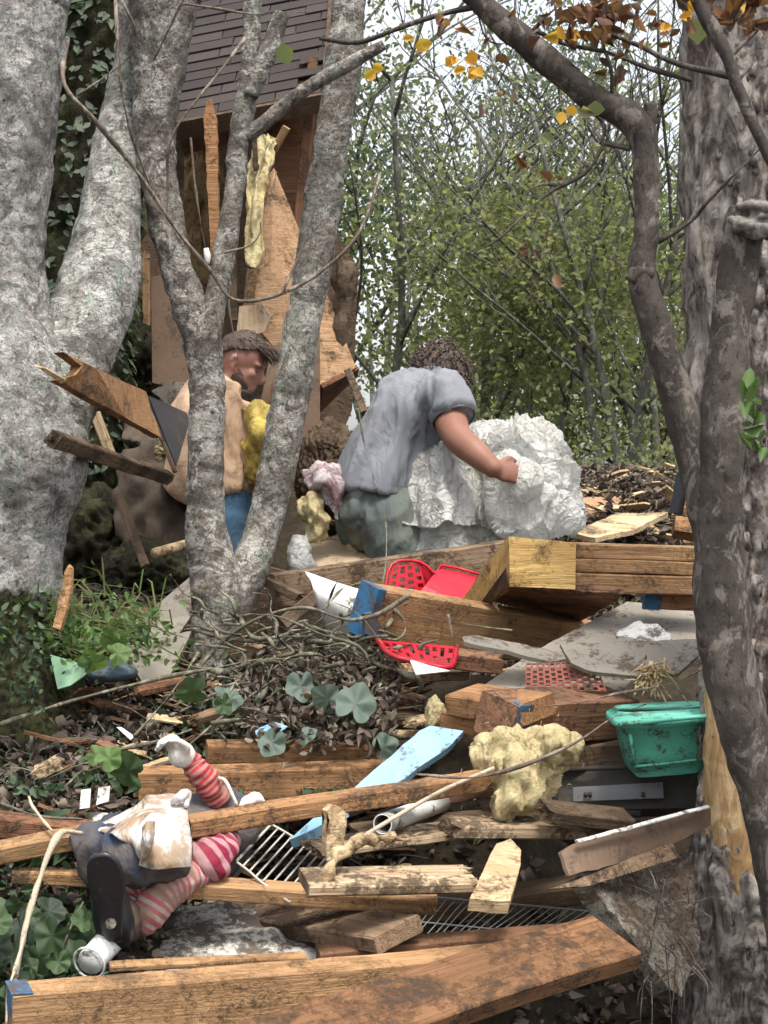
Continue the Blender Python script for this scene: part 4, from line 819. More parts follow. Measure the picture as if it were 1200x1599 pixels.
def pile():
    G1 = 'long beams in the timber pile'
    # back beam behind the crates
    beam('long_beam', 'weathered grey beam lying highest in front of both men', 'beam', (428, 898, 6.2), (800, 845, 6.5), 52, .09, WOODD2, 4, group=G1)
    beam('dark_post', 'dark brown post leaning behind the white curved sheet', 'post', (436, 965, 6.0), (510, 905, 6.15), 22, .05, WOODK, 0)
    # white curved sheet
    cloth('curved_white_sheet', 'white sheet curling down before the long grey beam', 'sheet', [[(476, 892, 6.05), (520, 908, 5.95), (560, 920, 5.85), (600, 934, 5.8)], [(488, 915, 5.86), (530, 935, 5.78), (565, 948, 5.7), (602, 962, 5.65)], [(502, 960, 5.86), (535, 972, 5.78), (562, 982, 5.7), (600, 990, 5.65)], [(528, 1010, 6.0), (545, 1014, 5.95), (562, 1018, 5.9), (596, 1022, 5.85)]], WHITEP, .006, .004, 4, 8)
    # red crates
    e = empty('red_crate', W(640, 930, 6.05), 'red plastic crate with slots, crushed, behind the blue ended beam', 'crate')
    crate_mesh('w', '', [(614, 884, 6.05), (655, 880, 6.1), (668, 925, 6.1), (602, 930, 6.0)], RED, (4, 4), .42).make('slotted_wall', RED, e)
    panel('torn_wall', '', '', [(655, 880, 6.1), (682, 903, 6.12), (668, 935, 6.1), (640, 940, 6.1), (660, 915, 6.1)], .004, RED, .003, parent=e, bulge=.015)
    panel('solid_wall', '', '', [(686, 884, 6.15), (746, 898, 6.1), (722, 942, 5.98), (640, 945, 6.), (664, 918, 6.05)], .004, RED, parent=e, bulge=.01)
    mb = MB(); mb.tube([W(600, 932, 6.0), W(612, 882, 6.05), W(655, 878, 6.1), W(684, 902, 6.12)], .006, 8, sub=3); mb.tube([W(684, 905, 6.12), W(690, 883, 6.15), W(748, 897, 6.1)], .005, 8, sub=2); mb.make('rim', RED, e, True)
    e = empty('red_basket', W(650, 1040, 5.8), 'red slotted plastic basket base showing under the blue ended beam', 'basket')
    crate_mesh('w', '', [(592, 1000, 5.42), (712, 1010, 5.45), (704, 1040, 5.2), (618, 1026, 5.2)], RED, (9, 2), .45).make('slotted_base', RED, e)
    mb = MB(); mb.tube([W(588, 998, 5.42), W(612, 1024, 5.19), W(660, 1036, 5.18), W(704, 1042, 5.18), W(714, 1010, 5.42)], .008, 8, sub=4); mb.make('rim', RED, e, True)
    panel('white_scrap', 'white plastic scrap below the red basket', 'scrap', [(640, 1030, 5.17), (672, 1040, 5.15), (704, 1048, 5.15), (650, 1054, 5.12)], .004, WHITEP)
    # beam with blue painted end
    beam('blue_end_beam', 'thick beam with a broad blue painted end over the red basket', 'beam', (592, 922, 5.45), (960, 984, 6.1), 76, .09, WOOD, 9, group=G1, blue=(0, .028))
    panel('blue_offcut', 'blue painted offcut hanging at the end of the thick beam', 'offcut', [(570, 960, 5.42), (582, 958, 5.42), (600, 985, 5.44), (592, 998, 5.44), (570, 990, 5.42)], .03, BLUEP, .002)
    # nailed beam assembly
    e = empty('nailed_girder', W(930, 930, 5.6), 'nailed girder of layered planks with a square plywood gusset', 'girder')
    for j, (y0, hh) in enumerate([(848, 24), (872, 22), (894, 30)]): beam('plank', '', '', (850, y0, 5.62-.004*j), (1120, y0+8, 5.62-.004*j), hh-.6, .09, WOOD, 2, parent=e)
    panel('gusset', '', '', [(796, 838, 5.6), (900, 848, 5.585), (899, 921, 5.57), (796, 916, 5.58)], .02, PLYY, parent=e)
    panel('end_board', '', '', [(795, 838, 5.6), (797, 915, 5.58), (752, 948, 5.9), (722, 936, 6.0), (770, 870, 5.8)], .02, PLYY, parent=e)
    panel('underside_board', '', '', [(797, 917, 5.585), (975, 928, 5.58), (965, 938, 5.62), (905, 972, 6.1), (770, 940, 5.95)], .02, WOODR2, parent=e)
    panel('inner_lining', '', '', [(790, 888, 5.56), (794, 912, 5.56), (765, 944, 5.8), (752, 940, 5.82)], .004, WOODK, parent=e)
    beam('short_blue_beam', 'short brown beam with a blue painted end under the nailed girder', 'beam', (1010, 925, 5.7), (1120, 930, 5.7), 26, .06, WOODR2, 0, blue=(0, .055))
    # drywall
    panel('drywall_sheet', 'large muddy drywall sheet sloping under the nailed girder', 'drywall', [(735, 1085, 5.2), (830, 1020, 5.4), (980, 940, 5.9), (1090, 950, 5.9), (1092, 1010, 5.55), (1000, 1050, 5.3), (960, 1090, 5.15)], .015, BEIGE, .002)
    panel('drywall_strip', 'narrow torn drywall strip pointing left above the lattice mat', 'drywall', [(722, 995, 5.25), (745, 992, 5.27), (875, 1018, 5.3), (1000, 1000, 5.5), (990, 1012, 5.3), (860, 1034, 5.2), (725, 1002, 5.2)], .012, GREYD, .003)
    panel('grey_board', 'grey board with a torn white paper edge above the stacked planks', 'board', [(875, 1006, 5.16), (1095, 998, 5.2), (1096, 1020, 5.1), (1060, 1052, 5.05), (1000, 1056, 5.05), (920, 1048, 5.05), (893, 1036, 5.05)], .012, GREYD, .003)
    cloth('torn_paper', 'torn white paper lying on the drywall below the girder', 'paper', [[(970, 988, 5.5), (1000, 976, 5.5), (1036, 990, 5.5)], [(962, 1002, 5.35), (1000, 998, 5.35), (1050, 1003, 5.35)]], PAPER, .002, .02, 14, 8)
    mb = crate_mesh('w', '', [(822, 1036, 5.1), (930, 1034, 5.1), (948, 1080, 5.05), (820, 1080, 5.05)], BRICK, (12, 6), .34); tag(mb.make('lattice_mat', BRICK), 'rusty brown lattice mat propped above the stacked planks', 'mat')
    r = random.Random(3); mb = MB()
    for k in range(70):
        c = W(1020+r.gauss(0, 10), 1052+r.gauss(0, 10), 5.0); d = Vector((r.gauss(0, .5), -.4, r.gauss(-.4, .6)))*.05; mb.tube([c, c+d*.6, c+d], [.004, .004, .001], 4, sub=2)
    tag(mb.make('frayed_fibres', WOODP, smooth=True), 'tuft of frayed tan fibres under the grey board', 'tuft')
    # stacked planks with a blue band
    e = empty('plank_stack', W(800, 1140, 5.0), 'pair of short planks, one over the other, with a blue painted corner', 'planks')
    beam('plank', '', '', (695, 1086, 4.95), (812, 1103, 4.75), 34, .14, WOOD2, 12, parent=e, cut=(0, 0))
    beam('plank', '', '', (811, 1104, 4.748), (1000, 1094, 5.1), 66, .14, WOODR2, 12, parent=e, blue=(0, .045, .03))
    beam('plank', '', '', (686, 1110, 5.0), (812, 1140, 4.85), 30, .12, WOOD2, 10, (.01, 0), parent=e)
    # long timbers of the lower pile
    beam('timber', 'short timber lying behind the doll hand, under the wilted leaves', 'timber', (325, 1166, 5.0), (620, 1170, 5.1), 30, .07, WOOD2, 10, group=G1)
    beam('timber', 'thick timber just behind the doll with a broad pale top', 'timber', (216, 1208, 4.85), (640, 1198, 4.92), 60, .09, WOOD2, 6, group=G1)
    beam('timber', 'slanting timber resting over the shoulders of the doll', 'timber', (298, 1283, 4.3), (770, 1208, 4.62), 28, .06, WOOD2, 9, group=G1, jag=(0, .03))
    beam('timber', 'short timber end left of the doll, above the thin rail', 'timber', (-60, 1338, 4.35), (150, 1300, 4.35), 28, .06, WOOD, 14, group=G1)
    beam('dark_log_board', 'dark brown rotten board at the left edge beside the doll', 'board', (-60, 1272, 4.6), (135, 1292, 4.6), 32, .08, WOODR, 6, group=None)
    beam('rail', 'thin pale rail at the left edge passing behind the shoe', 'rail', (18, 1362, 4.36), (300, 1378, 4.36), 22, .04, WOOD, 8, group=G1)
    beam('rail', 'thin rail running right from under the striped leg', 'rail', (285, 1382, 4.28), (684, 1408, 4.32), 26, .06, WOOD, 12, group=G1)
    beam('short_plank', 'short dirty plank end pointing at the camera below the thin rail', 'plank', (300, 1420, 4.75), (584, 1467, 4.1), 26, .14, WOODD2, 8)
    beam('front_beam', 'long thick beam at the bottom with a blue corner on its left end', 'beam', (20, 1556, 3.72), (830, 1490, 4.15), 84, .085, WOOD, 5, group=G1)
    o = bpy.data.objects['front_beam']; q = MB(); q.box((.02, .043, .0015), .045, .084, .003); p = q.make('painted_corner', BLUEP); p.parent = o
    q = MB(); q.box((-.0015, .03, -.025), .003, .055, .05); p = q.make('painted_end', BLUEP); p.parent = o
    beam('thin_batten', 'thin pale batten lying just behind the long front beam', 'batten', (172, 1510, 3.95), (480, 1495, 4.05), 12, .03, WOOD, 14)
    beam('bottom_beam', 'broad orange beam slanting up from the bottom edge to the right', 'beam', (395, 1690, 3.35), (1002, 1486, 4.05), 36, .165, WOOD3, 25, group=G1)
    beam('shaded_beam', 'dark shaded beam between the long front beam and the broad orange one', 'beam', (500, 1490, 4.15), (900, 1455, 4.25), 60, .08, WOODR, 4, group=G1)
    panel('upright_stub', 'short upright weathered stub among the dirty planks', 'stub', [(511, 1340, 4.3), (511, 1268, 4.3), (520, 1258, 4.3), (534, 1262, 4.32), (540, 1270, 4.32), (538, 1338, 4.32)], .03, WOODP, .006)
    beam('lower_stub', 'dark stub under the short dirty plank', 'stub', (520, 1412, 4.5), (590, 1412, 4.45), 60, .05, WOODK, 0)
    # blue foam
    panel('blue_board', 'pale blue foam board slanting between the timbers', 'foam board', [(548, 1236, 4.68), (655, 1142, 4.8), (672, 1134, 4.82), (724, 1142, 4.82), (700, 1168, 4.76), (622, 1222, 4.70), (600, 1240, 4.68)], .028, FOAMB, .0025)
    panel('blue_board_end', 'lower end of a pale blue foam board under the slanting timber', 'foam board', [(452, 1312, 4.55), (492, 1276, 4.6), (540, 1262, 4.6), (512, 1284, 4.55), (478, 1302, 4.5)], .025, FOAMB)
    # white pipe and cable
    rod('white_pipe', 'white plastic pipe with an open end under the tan cable', 'pipe', [(598, 1287, 4.5), (690, 1254, 4.9)], .026, WHITEP, 32, 4, hollow=.86)
    rod('tan_cable', 'stiff tan cable lying over the white pipe', 'cable', [(512, 1345, 4.2), (560, 1312, 4.3), (612, 1280, 4.4), (690, 1236, 4.55), (772, 1200, 4.6)], .0055, ROPE, 10, 8)
    # dirty planks in the middle
    beam('dirty_plank', 'wide muddy plank with a flat pale top in the middle of the pile', 'plank', (484, 1384, 4.1), (752, 1378, 4.2), 20, .13, WOODM, 8, (0, .02), bev=.006)
    beam('dirty_plank', 'muddy plank with a ragged end behind the wide one', 'plank', (500, 1330, 4.4), (735, 1300, 4.6), 12, .12, WOODM, 6, (.02, .02), warp=.006)
    beam('dirty_plank', 'dark edged muddy plank under the pale yellow insulation', 'plank', (710, 1292, 4.5), (950, 1296, 4.65), 20, .12, WOODM, 4, (.02, .01))
    panel('split_board', 'short splintered pale board leaning steeply in the middle of the pile', 'board', [(734, 1404, 4.0), (762, 1345, 4.2), (776, 1318, 4.3), (798, 1310, 4.32), (814, 1328, 4.3), (812, 1356, 4.2), (797, 1408, 4.0)], .03, WOODP, .006)
    rod('gnarled_root', 'grey gnarled stick curling over the muddy planks', 'stick', [(505, 1392, 4.15), (512, 1360, 4.15), (545, 1325, 4.2), (590, 1308, 4.25), (640, 1312, 4.3)], [.012, .016, .013, .010, .006], WOODP, 10, 8, .02)
    # wire shelves
    grille('wire_shelf', 'white wire shelf tilted beside the striped sleeve', 'wire shelf', [(370, 1345, 4.35), (424, 1288, 4.7), (512, 1338, 4.65), (452, 1410, 4.3)], 1, 8, .0022, METALW)
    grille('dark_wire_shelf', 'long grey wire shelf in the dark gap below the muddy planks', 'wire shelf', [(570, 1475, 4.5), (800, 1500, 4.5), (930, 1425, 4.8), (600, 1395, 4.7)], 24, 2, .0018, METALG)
    # insulation
    e = empty('insulation_clump', W(815, 1285, 4.7), 'torn pale yellow insulation clump left of the green tote', 'insulation')
    cloth('batt', None, None, [[(742, 1170, 4.8), (785, 1140, 4.74), (845, 1140, 4.74), (888, 1160, 4.8)], [(750, 1196, 4.7), (795, 1172, 4.61), (848, 1174, 4.64), (880, 1184, 4.75)], [(770, 1226, 4.68), (800, 1222, 4.59), (838, 1214, 4.62), (866, 1212, 4.7)], [(762, 1260, 4.66), (795, 1262, 4.57), (832, 1254, 4.6), (856, 1245, 4.68)], [(768, 1282, 4.66), (795, 1284, 4.6), (826, 1278, 4.62), (846, 1268, 4.66)]], INS, .06, .030, 15, 16, e, 4)
    cloth('torn_flap', None, None, [[(836, 1150, 4.72), (866, 1138, 4.68), (898, 1146, 4.74)], [(842, 1172, 4.66), (872, 1166, 4.6), (904, 1168, 4.7)], [(848, 1192, 4.68), (868, 1198, 4.64), (890, 1188, 4.72)]], INS, .04, .024, 18, 14, e, 7)
    cloth('torn_flap', None, None, [[(738, 1172, 4.72), (762, 1158, 4.68), (784, 1164, 4.66)], [(742, 1190, 4.68), (764, 1186, 4.62), (788, 1190, 4.6)], [(752, 1208, 4.7), (768, 1214, 4.64), (784, 1210, 4.62)]], INS, .03, .02, 20, 12, e, 11)
    q = MB(); r = random.Random(31)
    for k in range(260):
        c = W(r.gauss(818, 34), r.gauss(1205, 34), 4.62); d = Vector((r.gauss(0, 1), -abs(r.gauss(0, .6)), r.gauss(0, 1))).normalized()*r.uniform(.008, .022); q.tube([c, c+d*.5+Vector((0, 0, r.gauss(0, .003))), c+d], [.0012, .001, .0004], 3)
    q.make('loose_fibres', INS, e, True)
    blob('small_insulation', 'small yellow insulation scrap left of the stacked planks', 'insulation', (680, 1122, 5.15), (14, 28), .05, INS, .4, 3, 23, 4)
    # green crate
    e = empty('green_tote', W(1040, 1210, 4.9), 'turquoise green plastic tote lying on its side, muddy on top', 'tote')
    x0, x1 = 962, 1118
    def gx(t, y): return x0+t*(x1-x0)
    mb = MB(); ring = []
    # upper lip, tapering body with rounded corners
    def slab(ylist, name, mat):
        q = MB(); n = 24; rings = []
        for (yc, wl, wr, Yf, dep, hh) in ylist:
            rings.append([(yc, wl, wr, Yf, dep)])
        return q
    secs = [(1114, 970, 1112, 4.84, .20), (1124, 960, 1120, 4.76, .24), (1136, 960, 1122, 4.74, .25), (1140, 972, 1118, 4.77, .22), (1180, 980, 1114, 4.80, .20), (1204, 986, 1110, 4.82, .18), (1216, 998, 1106, 4.86, .13)]
    vs = []; n = 40
    for (y, a, b, Yf, dep) in secs:
        A, B = W(a, y+(3 if 0 else 0), Yf), W(b, y-10 if y > 1130 else y-8, Yf); c = (A+B)/2+Vector((0, dep/2, 0)); hx = (B-A).length/2; sl = (B.z-A.z)/(2*hx)
        for j in range(n):
            t = 2*math.pi*j/n; cx, cy = math.cos(t), math.sin(t); k = 5; rr = (abs(cx)**k+abs(cy)**k)**(-1/k)
            x = cx*rr*hx; yy = cy*rr*dep/2; vs.append(Vector((c.x+x, c.y+yy, c.z+x*sl+.002*nz((t*3, y, 0), 1))))
    fs = [(i*n+j, i*n+(j+1) % n, (i+1)*n+(j+1) % n, (i+1)*n+j) for i in range(len(secs)-1) for j in range(n)]; fs.append(tuple(range(n))); fs.append(tuple(range(len(secs)*n-1, (len(secs)-1)*n-1, -1)))
    mesh('body', vs, fs, GREENP, e, True)
    mb = MB()
    for (a, b) in [((985, 1148, 4.758), (992, 1196, 4.79))]: mb.tube([W(*a), W(*b)], .004, 8, sub=2)
    mb.tube([W(962, 1132, 4.735), W(1000, 1129, 4.73), W(1060, 1123, 4.73), W(1118, 1118, 4.735)], .006, 10, sub=4); mb.tube([W(990, 1198, 4.80), W(1050, 1192, 4.80), W(1110, 1184, 4.8)], .004, 8, sub=3); mb.make('rim', GREENP, e, True)
    # metal case
    e = empty('metal_case', W(960, 1285, 4.8), 'dark muddy metal case with a grey label plate under the green tote', 'case')
    panel('front', '', '', [(868, 1206, 5.0), (1100, 1196, 5.02), (1100, 1262, 4.98), (870, 1266, 4.96)], .12, CASE, .001, parent=e)
    panel('plate', '', '', [(895, 1230, 4.945), (1036, 1222, 4.95), (1037, 1247, 4.94), (896, 1252, 4.94)], .008, PLATE, parent=e)
    mb = MB(); mb.tube([W(868, 1202, 4.98), W(867, 1270, 4.95)], .008, 8); mb.tube([W(866, 1268, 4.94), W(1000, 1272, 4.94)], .01, 8); mb.tube([W(862, 1203, 4.97), W(1100, 1194, 4.98)], .007, 8)
    for x in (915, 922, 1005): mb.tube([W(x, 1243, 4.935), W(x, 1240, 4.925)], .006, 10)
    mb.make('edging', CASE, e, True)
    beam('case_board', 'dark muddy board lying below the metal case', 'board', (860, 1268, 4.5), (995, 1282, 4.6), 22, .08, WOODK, 14, (.02, .02))
    beam('half_hidden_timber', 'brown timber end between insulation clump and green tote', 'timber', (880, 1168, 4.95), (985, 1160, 5.05), 40, .08, WOODD2, 10)
    panel('edge_sheet', 'dark sheet with a bright white top edge at the lower right', 'sheet', [(877, 1332, 4.3), (900, 1318, 4.32), (1110, 1262, 4.6), (1110, 1290, 4.6), (1010, 1340, 4.45), (890, 1368, 4.25)], .012, BROWNP, .003)
    beam('white_edging', 'bright white edging strip along the dark sheet', 'strip', (904, 1316, 4.29), (1110, 1261, 4.57), 4, .012, PAPER, 30)
    panel('splinter_board', 'long pointed splinter sticking left under the dark sheet', 'splinter', [(858, 1389, 4.2), (910, 1372, 4.25), (1050, 1316, 4.5), (1060, 1340, 4.5), (920, 1384, 4.25)], .012, WOODD2, .002)
    m = BARKSLAB
    panel('bark_slab', 'big grey lichened slab of bark leaning against the shaggy trunk', 'bark', [(905, 1368, 4.3), (1000, 1340, 4.5), (1085, 1330, 4.65), (1080, 1480, 4.5), (1062, 1560, 4.3), (1040, 1548, 4.25), (1008, 1500, 4.25)], .05, m, .006, bulge=.03)
    mb = MB(); r = random.Random(8)
    for k in range(46):
        c = W(r.uniform(1010, 1085), r.uniform(1340, 1540), 4.22); d = Vector((r.gauss(0, .3), r.uniform(-.3, .1), r.gauss(-.3, .6)))*.12; mb.tube([c, c+d*.5+Vector((r.gauss(0, .01), 0, 0)), c+d], [.002, .0018, .0008], 4, sub=2)
    tag(mb.make('fine_roots', BARKD, smooth=True), 'tangle of fine roots over the bark slab', kind='stuff')
    # muddy white sheet low on the left
    cloth('muddy_sheet', 'muddy white sheet lying in the gap right of the striped leg', 'sheet', [[(225, 1425, 4.6), (330, 1420, 4.6), (440, 1430, 4.6), (520, 1470, 4.6)], [(215, 1475, 4.4), (330, 1470, 4.35), (430, 1480, 4.35), (520, 1500, 4.4)], [(215, 1530, 4.2), (330, 1530, 4.15), (430, 1530, 4.15), (520, 1530, 4.2)]], DIRTYW, .006, .03, 7, 8, None, 5)
    # odd boards tucked between
    for i, (a, b, h, t, mt, rl, lab) in enumerate([
        ((380, 1005, 5.9), (505, 1040, 5.6), 26, .03, WOODD2, 20, 'brown board in the vines right of the forked trunk foot'),
        ((515, 1085, 5.5), (625, 1020, 5.5), 34, .03, WOODP, 30, 'pale torn board standing out of the vines below the white tube'),
        ((430, 1072, 5.6), (600, 1052, 5.6), 22, .05, WOODK, 10, 'dark board in the vines behind the pale torn one'),
        ((610, 1052, 5.5), (735, 1048, 5.5), 18, .1, WOODD2, 20, 'ragged grey board below the red basket'),
        ((700, 1020, 5.4), (790, 1030, 5.4), 26, .08, WOODR2, 10, 'short brown block under the drywall strip'),
        ((640, 1240, 4.95), (800, 1215, 5.0), 30, .06, WOODR2, 10, 'reddish timber behind the white pipe'),
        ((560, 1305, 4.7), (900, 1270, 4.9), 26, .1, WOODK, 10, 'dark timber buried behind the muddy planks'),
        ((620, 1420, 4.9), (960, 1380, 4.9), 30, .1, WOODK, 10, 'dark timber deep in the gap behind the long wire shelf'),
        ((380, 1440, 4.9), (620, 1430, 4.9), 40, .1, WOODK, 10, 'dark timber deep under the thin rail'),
        ((640, 1100, 5.4), (700, 1110, 5.4), 20, .06, WOODK, 10, 'dark block left of the stacked planks'),
        ((500, 1125, 5.3), (660, 1120, 5.3), 14, .06, WOODD2, 16, 'thin grey board under the wilted leaves'),
        ((560, 1148, 5.15), (680, 1152, 5.15), 10, .04, WOODP, 16, 'thin pale lath above the short timber'),
        ((1000, 905, 6.2), (1110, 915, 6.2), 12, .04, BRICK, 0, 'brick red strip behind the girder'),
        ((395, 1045, 5.5), (470, 1010, 5.6), 16, .02, WOODD2, 30, 'small grey brown board tilted up in the middle of the vines'),
        ((440, 1110, 5.2), (540, 1085, 5.3), 12, .04, WOODP, 30, 'pale stick like board among the wilted leaves'),
        ((300, 1125, 5.2), (400, 1095, 5.3), 14, .03, WOODD2, 30, 'grey board fragment below the foot of the forked trunk'),
        ((590, 1075, 5.35), (660, 1095, 5.3), 16, .05, WOODD2, 20, 'grey board end below the red basket'),
        ((640, 1130, 5.1), (720, 1112, 5.2), 10, .04, WOODP, 20, 'narrow pale sliver above the blue foam board'),
        ((215, 1080, 5.4), (300, 1064, 5.5), 12, .04, WOODR, 20, 'dark red brown stick like board left of the forked trunk foot'),
        ((410, 900, 6.2), (470, 930, 6.1), 14, .04, WOODK, 10, 'dark board end right of the fork of the trunk'),
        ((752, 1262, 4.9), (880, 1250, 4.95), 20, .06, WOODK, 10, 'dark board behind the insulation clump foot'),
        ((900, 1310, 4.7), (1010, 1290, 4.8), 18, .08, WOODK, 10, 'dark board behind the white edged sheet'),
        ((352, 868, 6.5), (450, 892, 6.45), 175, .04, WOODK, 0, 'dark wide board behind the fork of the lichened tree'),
        ((52, 1200, 4.95), (92, 1178, 5.0), 24, .015, WOODP, 20, 'small pale board stub lying in the leaf litter')]):
        beam('loose_board', lab, 'board', a, b, h, t, mt, rl, (.02, .02), warp=.006)
    panel('white_card', 'small white card in the weeds above the doll shoe, left one', 'card', [(127, 1234, 4.8), (142, 1232, 4.8), (140, 1262, 4.78), (124, 1264, 4.78)], .003, PAPER)
    panel('white_card', 'small white card in the weeds above the doll shoe, right one', 'card', [(154, 1230, 4.8), (172, 1228, 4.8), (170, 1252, 4.78), (150, 1258, 4.78)], .003, PAPER)
    panel('white_card', 'white plastic scrap caught in the vines below the forked trunk', 'scrap', [(182, 1136, 5.1), (190, 1136, 5.1), (210, 1150, 5.05), (204, 1156, 5.05)], .003, PAPER)
    panel('green_cloth', 'pale green plastic sheet in the weeds at the left', 'sheet', [(78, 1022, 5.45), (118, 1032, 5.4), (136, 1046, 5.4), (108, 1066, 5.35), (88, 1072, 5.35)], .004, GREENL, bulge=.02)
    blob('blue_bag', 'dark blue grey bundle beside the pale green sheet', 'bundle', (172, 1050, 5.45), (42, 16), .08, BLUEB, .15, 2, 3, 4, billow=False)
    panel('clear_plastic', 'thin grey blue plastic scrap above the short timber', 'scrap', [(398, 1140, 4.95), (430, 1130, 4.95), (450, 1138, 4.95), (440, 1145, 4.93), (400, 1150, 4.93)], .003, FOAMB, bulge=.01)
WOODD2 = wood('grey_brown_lumber', (.27, .185, .12), (.16, .10, .06), .5)
WOODR2 = wood('brown_shaded_lumber', (.30, .155, .09), (.17, .08, .045), .4)
WOOD3 = wood('orange_muddy_shaded_lumber', (.21, .105, .05), (.13, .06, .028), .35)  # muddy orange wood, base colour darkened to stand for shade on the beam
WOODM = wood('mud_streaked_plank', (.48, .37, .24), (.30, .21, .13), .62, (.07, .05, .035), .2)
PAPER = plain('white_paper', (.66, .65, .61), .8, .35).m
GREENL = plain('pale_green_sheet', (.25, .42, .27), .5, .3).m
BLUEB = plain('dark_blue_bundle', (.08, .13, .17), .6, .3).m
BARKSLAB = bark_lichen('bark_slab', (.13, .095, .07), (.27, .25, .21), (.14, .13, .10), 1.2, 1., .3)
pile()
# ---------------------------------------------------------------- people
def skinmat(name, c, c2):
    m = Mat(name, .55, .3); a = m.noise(7, 5, .6); b = m.noise(160, 4, .7)
    m.col(m.mix(m.ramp(b, [(.4, 0), (.62, .45)]), m.ramp(a, [(.4, tuple((x+y)/2 for x, y in zip(c, c2))), (.6, c)]), c2)); m.b.inputs['Subsurface Weight'].default_value = .08; m.b.inputs['Subsurface Scale'].default_value = .01; m.bump(b, .15, .002); return m.m
SKIN1 = skinmat('fair_skin', (.36, .20, .155), (.27, .125, .095))
SKIN2 = skinmat('sunburnt_skin', (.25, .125, .085), (.19, .08, .055))
def fabric(name, c, dirt=.2, dc=(.2, .16, .12), sc_=1.):
    m = Mat(name, .92, .1); o = m.obj; a = m.noise(5*sc_, 6, .65, o, .6); wv = m.noise(420, 2, .5); f = m.noise(7*sc_, 4, .55, m.map((1, 1, .45)), 1.2)
    cc = m.mix(m.ramp(a, [(.40, 0), (.7, dirt*1.6)]), c, dc); cc = m.mix(m.ramp(f, [(.3, .25), (.6, 0)]), cc, tuple(x*.7 for x in c)); m.col(cc); m.bump(f, .8, .03); m.bump(wv, .2, .001); return m.m
TAN = fabric('tan_shirt_cloth', (.46, .315, .215), .3, (.36, .24, .15)); GREYS = fabric('grey_shirt_cloth', (.20, .215, .24), .3, (.20, .19, .18)); JEAN = fabric('blue_denim', (.055, .115, .19), .3, (.12, .15, .18)); OLIVE = fabric('blue_grey_trouser_cloth', (.10, .12, .12), .45, (.17, .17, .12))
def hairmat(name, c, c2):
    m = Mat(name, .6, .4); a = m.noise(1., 6, .7, m.map((220, 220, 60))); m.col(m.ramp(a, [(.35, c2), (.6, c)])); m.bump(a, .8, .006); return m.m
HAIR1 = hairmat('brown_hair', (.095, .065, .048), (.03, .021, .016)); HAIR2 = hairmat('dark_curly_hair', (.11, .075, .055), (.035, .024, .02))
EYE = plain('eye_white', (.5, .45, .42), .3).m

def ell(mb, c, R, M=None, seg=20):
    bm = bmesh.new(); bmesh.ops.create_uvsphere(bm, u_segments=seg, v_segments=seg//2+2, radius=1); M = M or Matrix.Identity(3)
    mb.add([Vector(c)+M @ Vector((v.co.x*R[0], v.co.y*R[1], v.co.z*R[2])) for v in bm.verts], [tuple(x.index for x in f.verts) for f in bm.faces]); bm.free()
def limb(mb, pts, rads, side=None, seg=20, sub=5): 
    mb.tube(pts, rads, seg, sub=sub, side=side)
    for p, r in ((pts[0], rads[0]), (pts[-1], rads[-1])):
        rr = r if not hasattr(r, '__len__') else min(r); ell(mb, p, (rr, rr, rr))
def head(mb, c, M):
    """head in its own frame: x forward, y left, z up; c = centre between the ears"""
    A = lambda *p: Vector(c)+M @ Vector(p)
    ell(mb, A(-.012, 0, .035), (.098, .077, .092), M); ell(mb, A(.022, 0, -.03), (.072, .064, .085), M); ell(mb, A(.045, 0, -.075), (.047, .045, .042), M)
    ell(mb, A(.074, 0, -.098), (.022, .024, .020), M); ell(mb, A(.075, 0, .032), (.020, .052, .012), M)
    mb.tube([A(.082, 0, .022), A(.098, 0, .0), A(.112, 0, -.020), A(.092, 0, -.034)], [.009, .010, .015, .010], 12, sub=4)
    ell(mb, A(.085, 0, -.056), (.014, .024, .007), M); ell(mb, A(.083, 0, -.068), (.014, .022, .008), M)
    for s in (-1, 1):
        ell(mb, A(.064, s*.034, -.012), (.022, .024, .022), M)
        mb.tube([A(-.002, s*.076, .018), A(-.014, s*.084, .026), A(-.022, s*.086, .008), A(-.014, s*.083, -.016), A(-.002, s*.076, -.028), A(.004, s*.074, -.022)], [.006, .007, .007, .006, .007, .005], 8, sub=4); ell(mb, A(-.008, s*.076, .0), (.012, .005, .02), M)
def hand(mb, wrist, d, palm_n, curl=.5, L=.19, thumb=1):
    """d = direction of the hand, palm_n = direction the palm faces; five fingers curling towards palm_n"""
    d = Vector(d).normalized(); n = Vector(palm_n); n = (n-d*n.dot(d)).normalized(); s = d.cross(n)*thumb; w_ = Vector(wrist); k = L/.19
    M = Matrix((d, s, n)).transposed(); ell(mb, w_+d*.05*k, (.055*k, .042*k, .018*k), M)
    for i, (o, ln) in enumerate([(.030, .072), (.011, .082), (-.009, .077), (-.028, .060)]):
        p = w_+d*.088*k+s*o*k; pts = [p-d*.03*k]; dd = d.copy(); a = curl*(.9+.1*i)
        pts.append(p)
        for j in range(3):
            c, sn = math.cos(a), math.sin(a); dd = (dd*c+n*sn).normalized() if j == 0 else (dd*math.cos(a)+(n-dd*n.dot(dd)).normalized()*math.sin(a)).normalized(); p = p+dd*ln*(.42, .33, .25)[j]*k; pts.append(p)
        mb.tube(pts, [.0095*k, .0098*k, .0088*k, .0078*k, .0062*k], 10, sub=3)
    p = w_+d*.03*k+s*.03*k; q = [p, p+(s*.8+d*.8).normalized()*.035*k, p+(s*.5+d*1.1+n*.4).normalized()*.068*k, p+(s*.35+d*1.2+n*.7).normalized()*.09*k]; mb.tube(q, [.013*k, .0115*k, .010*k, .008*k], 10, sub=3)
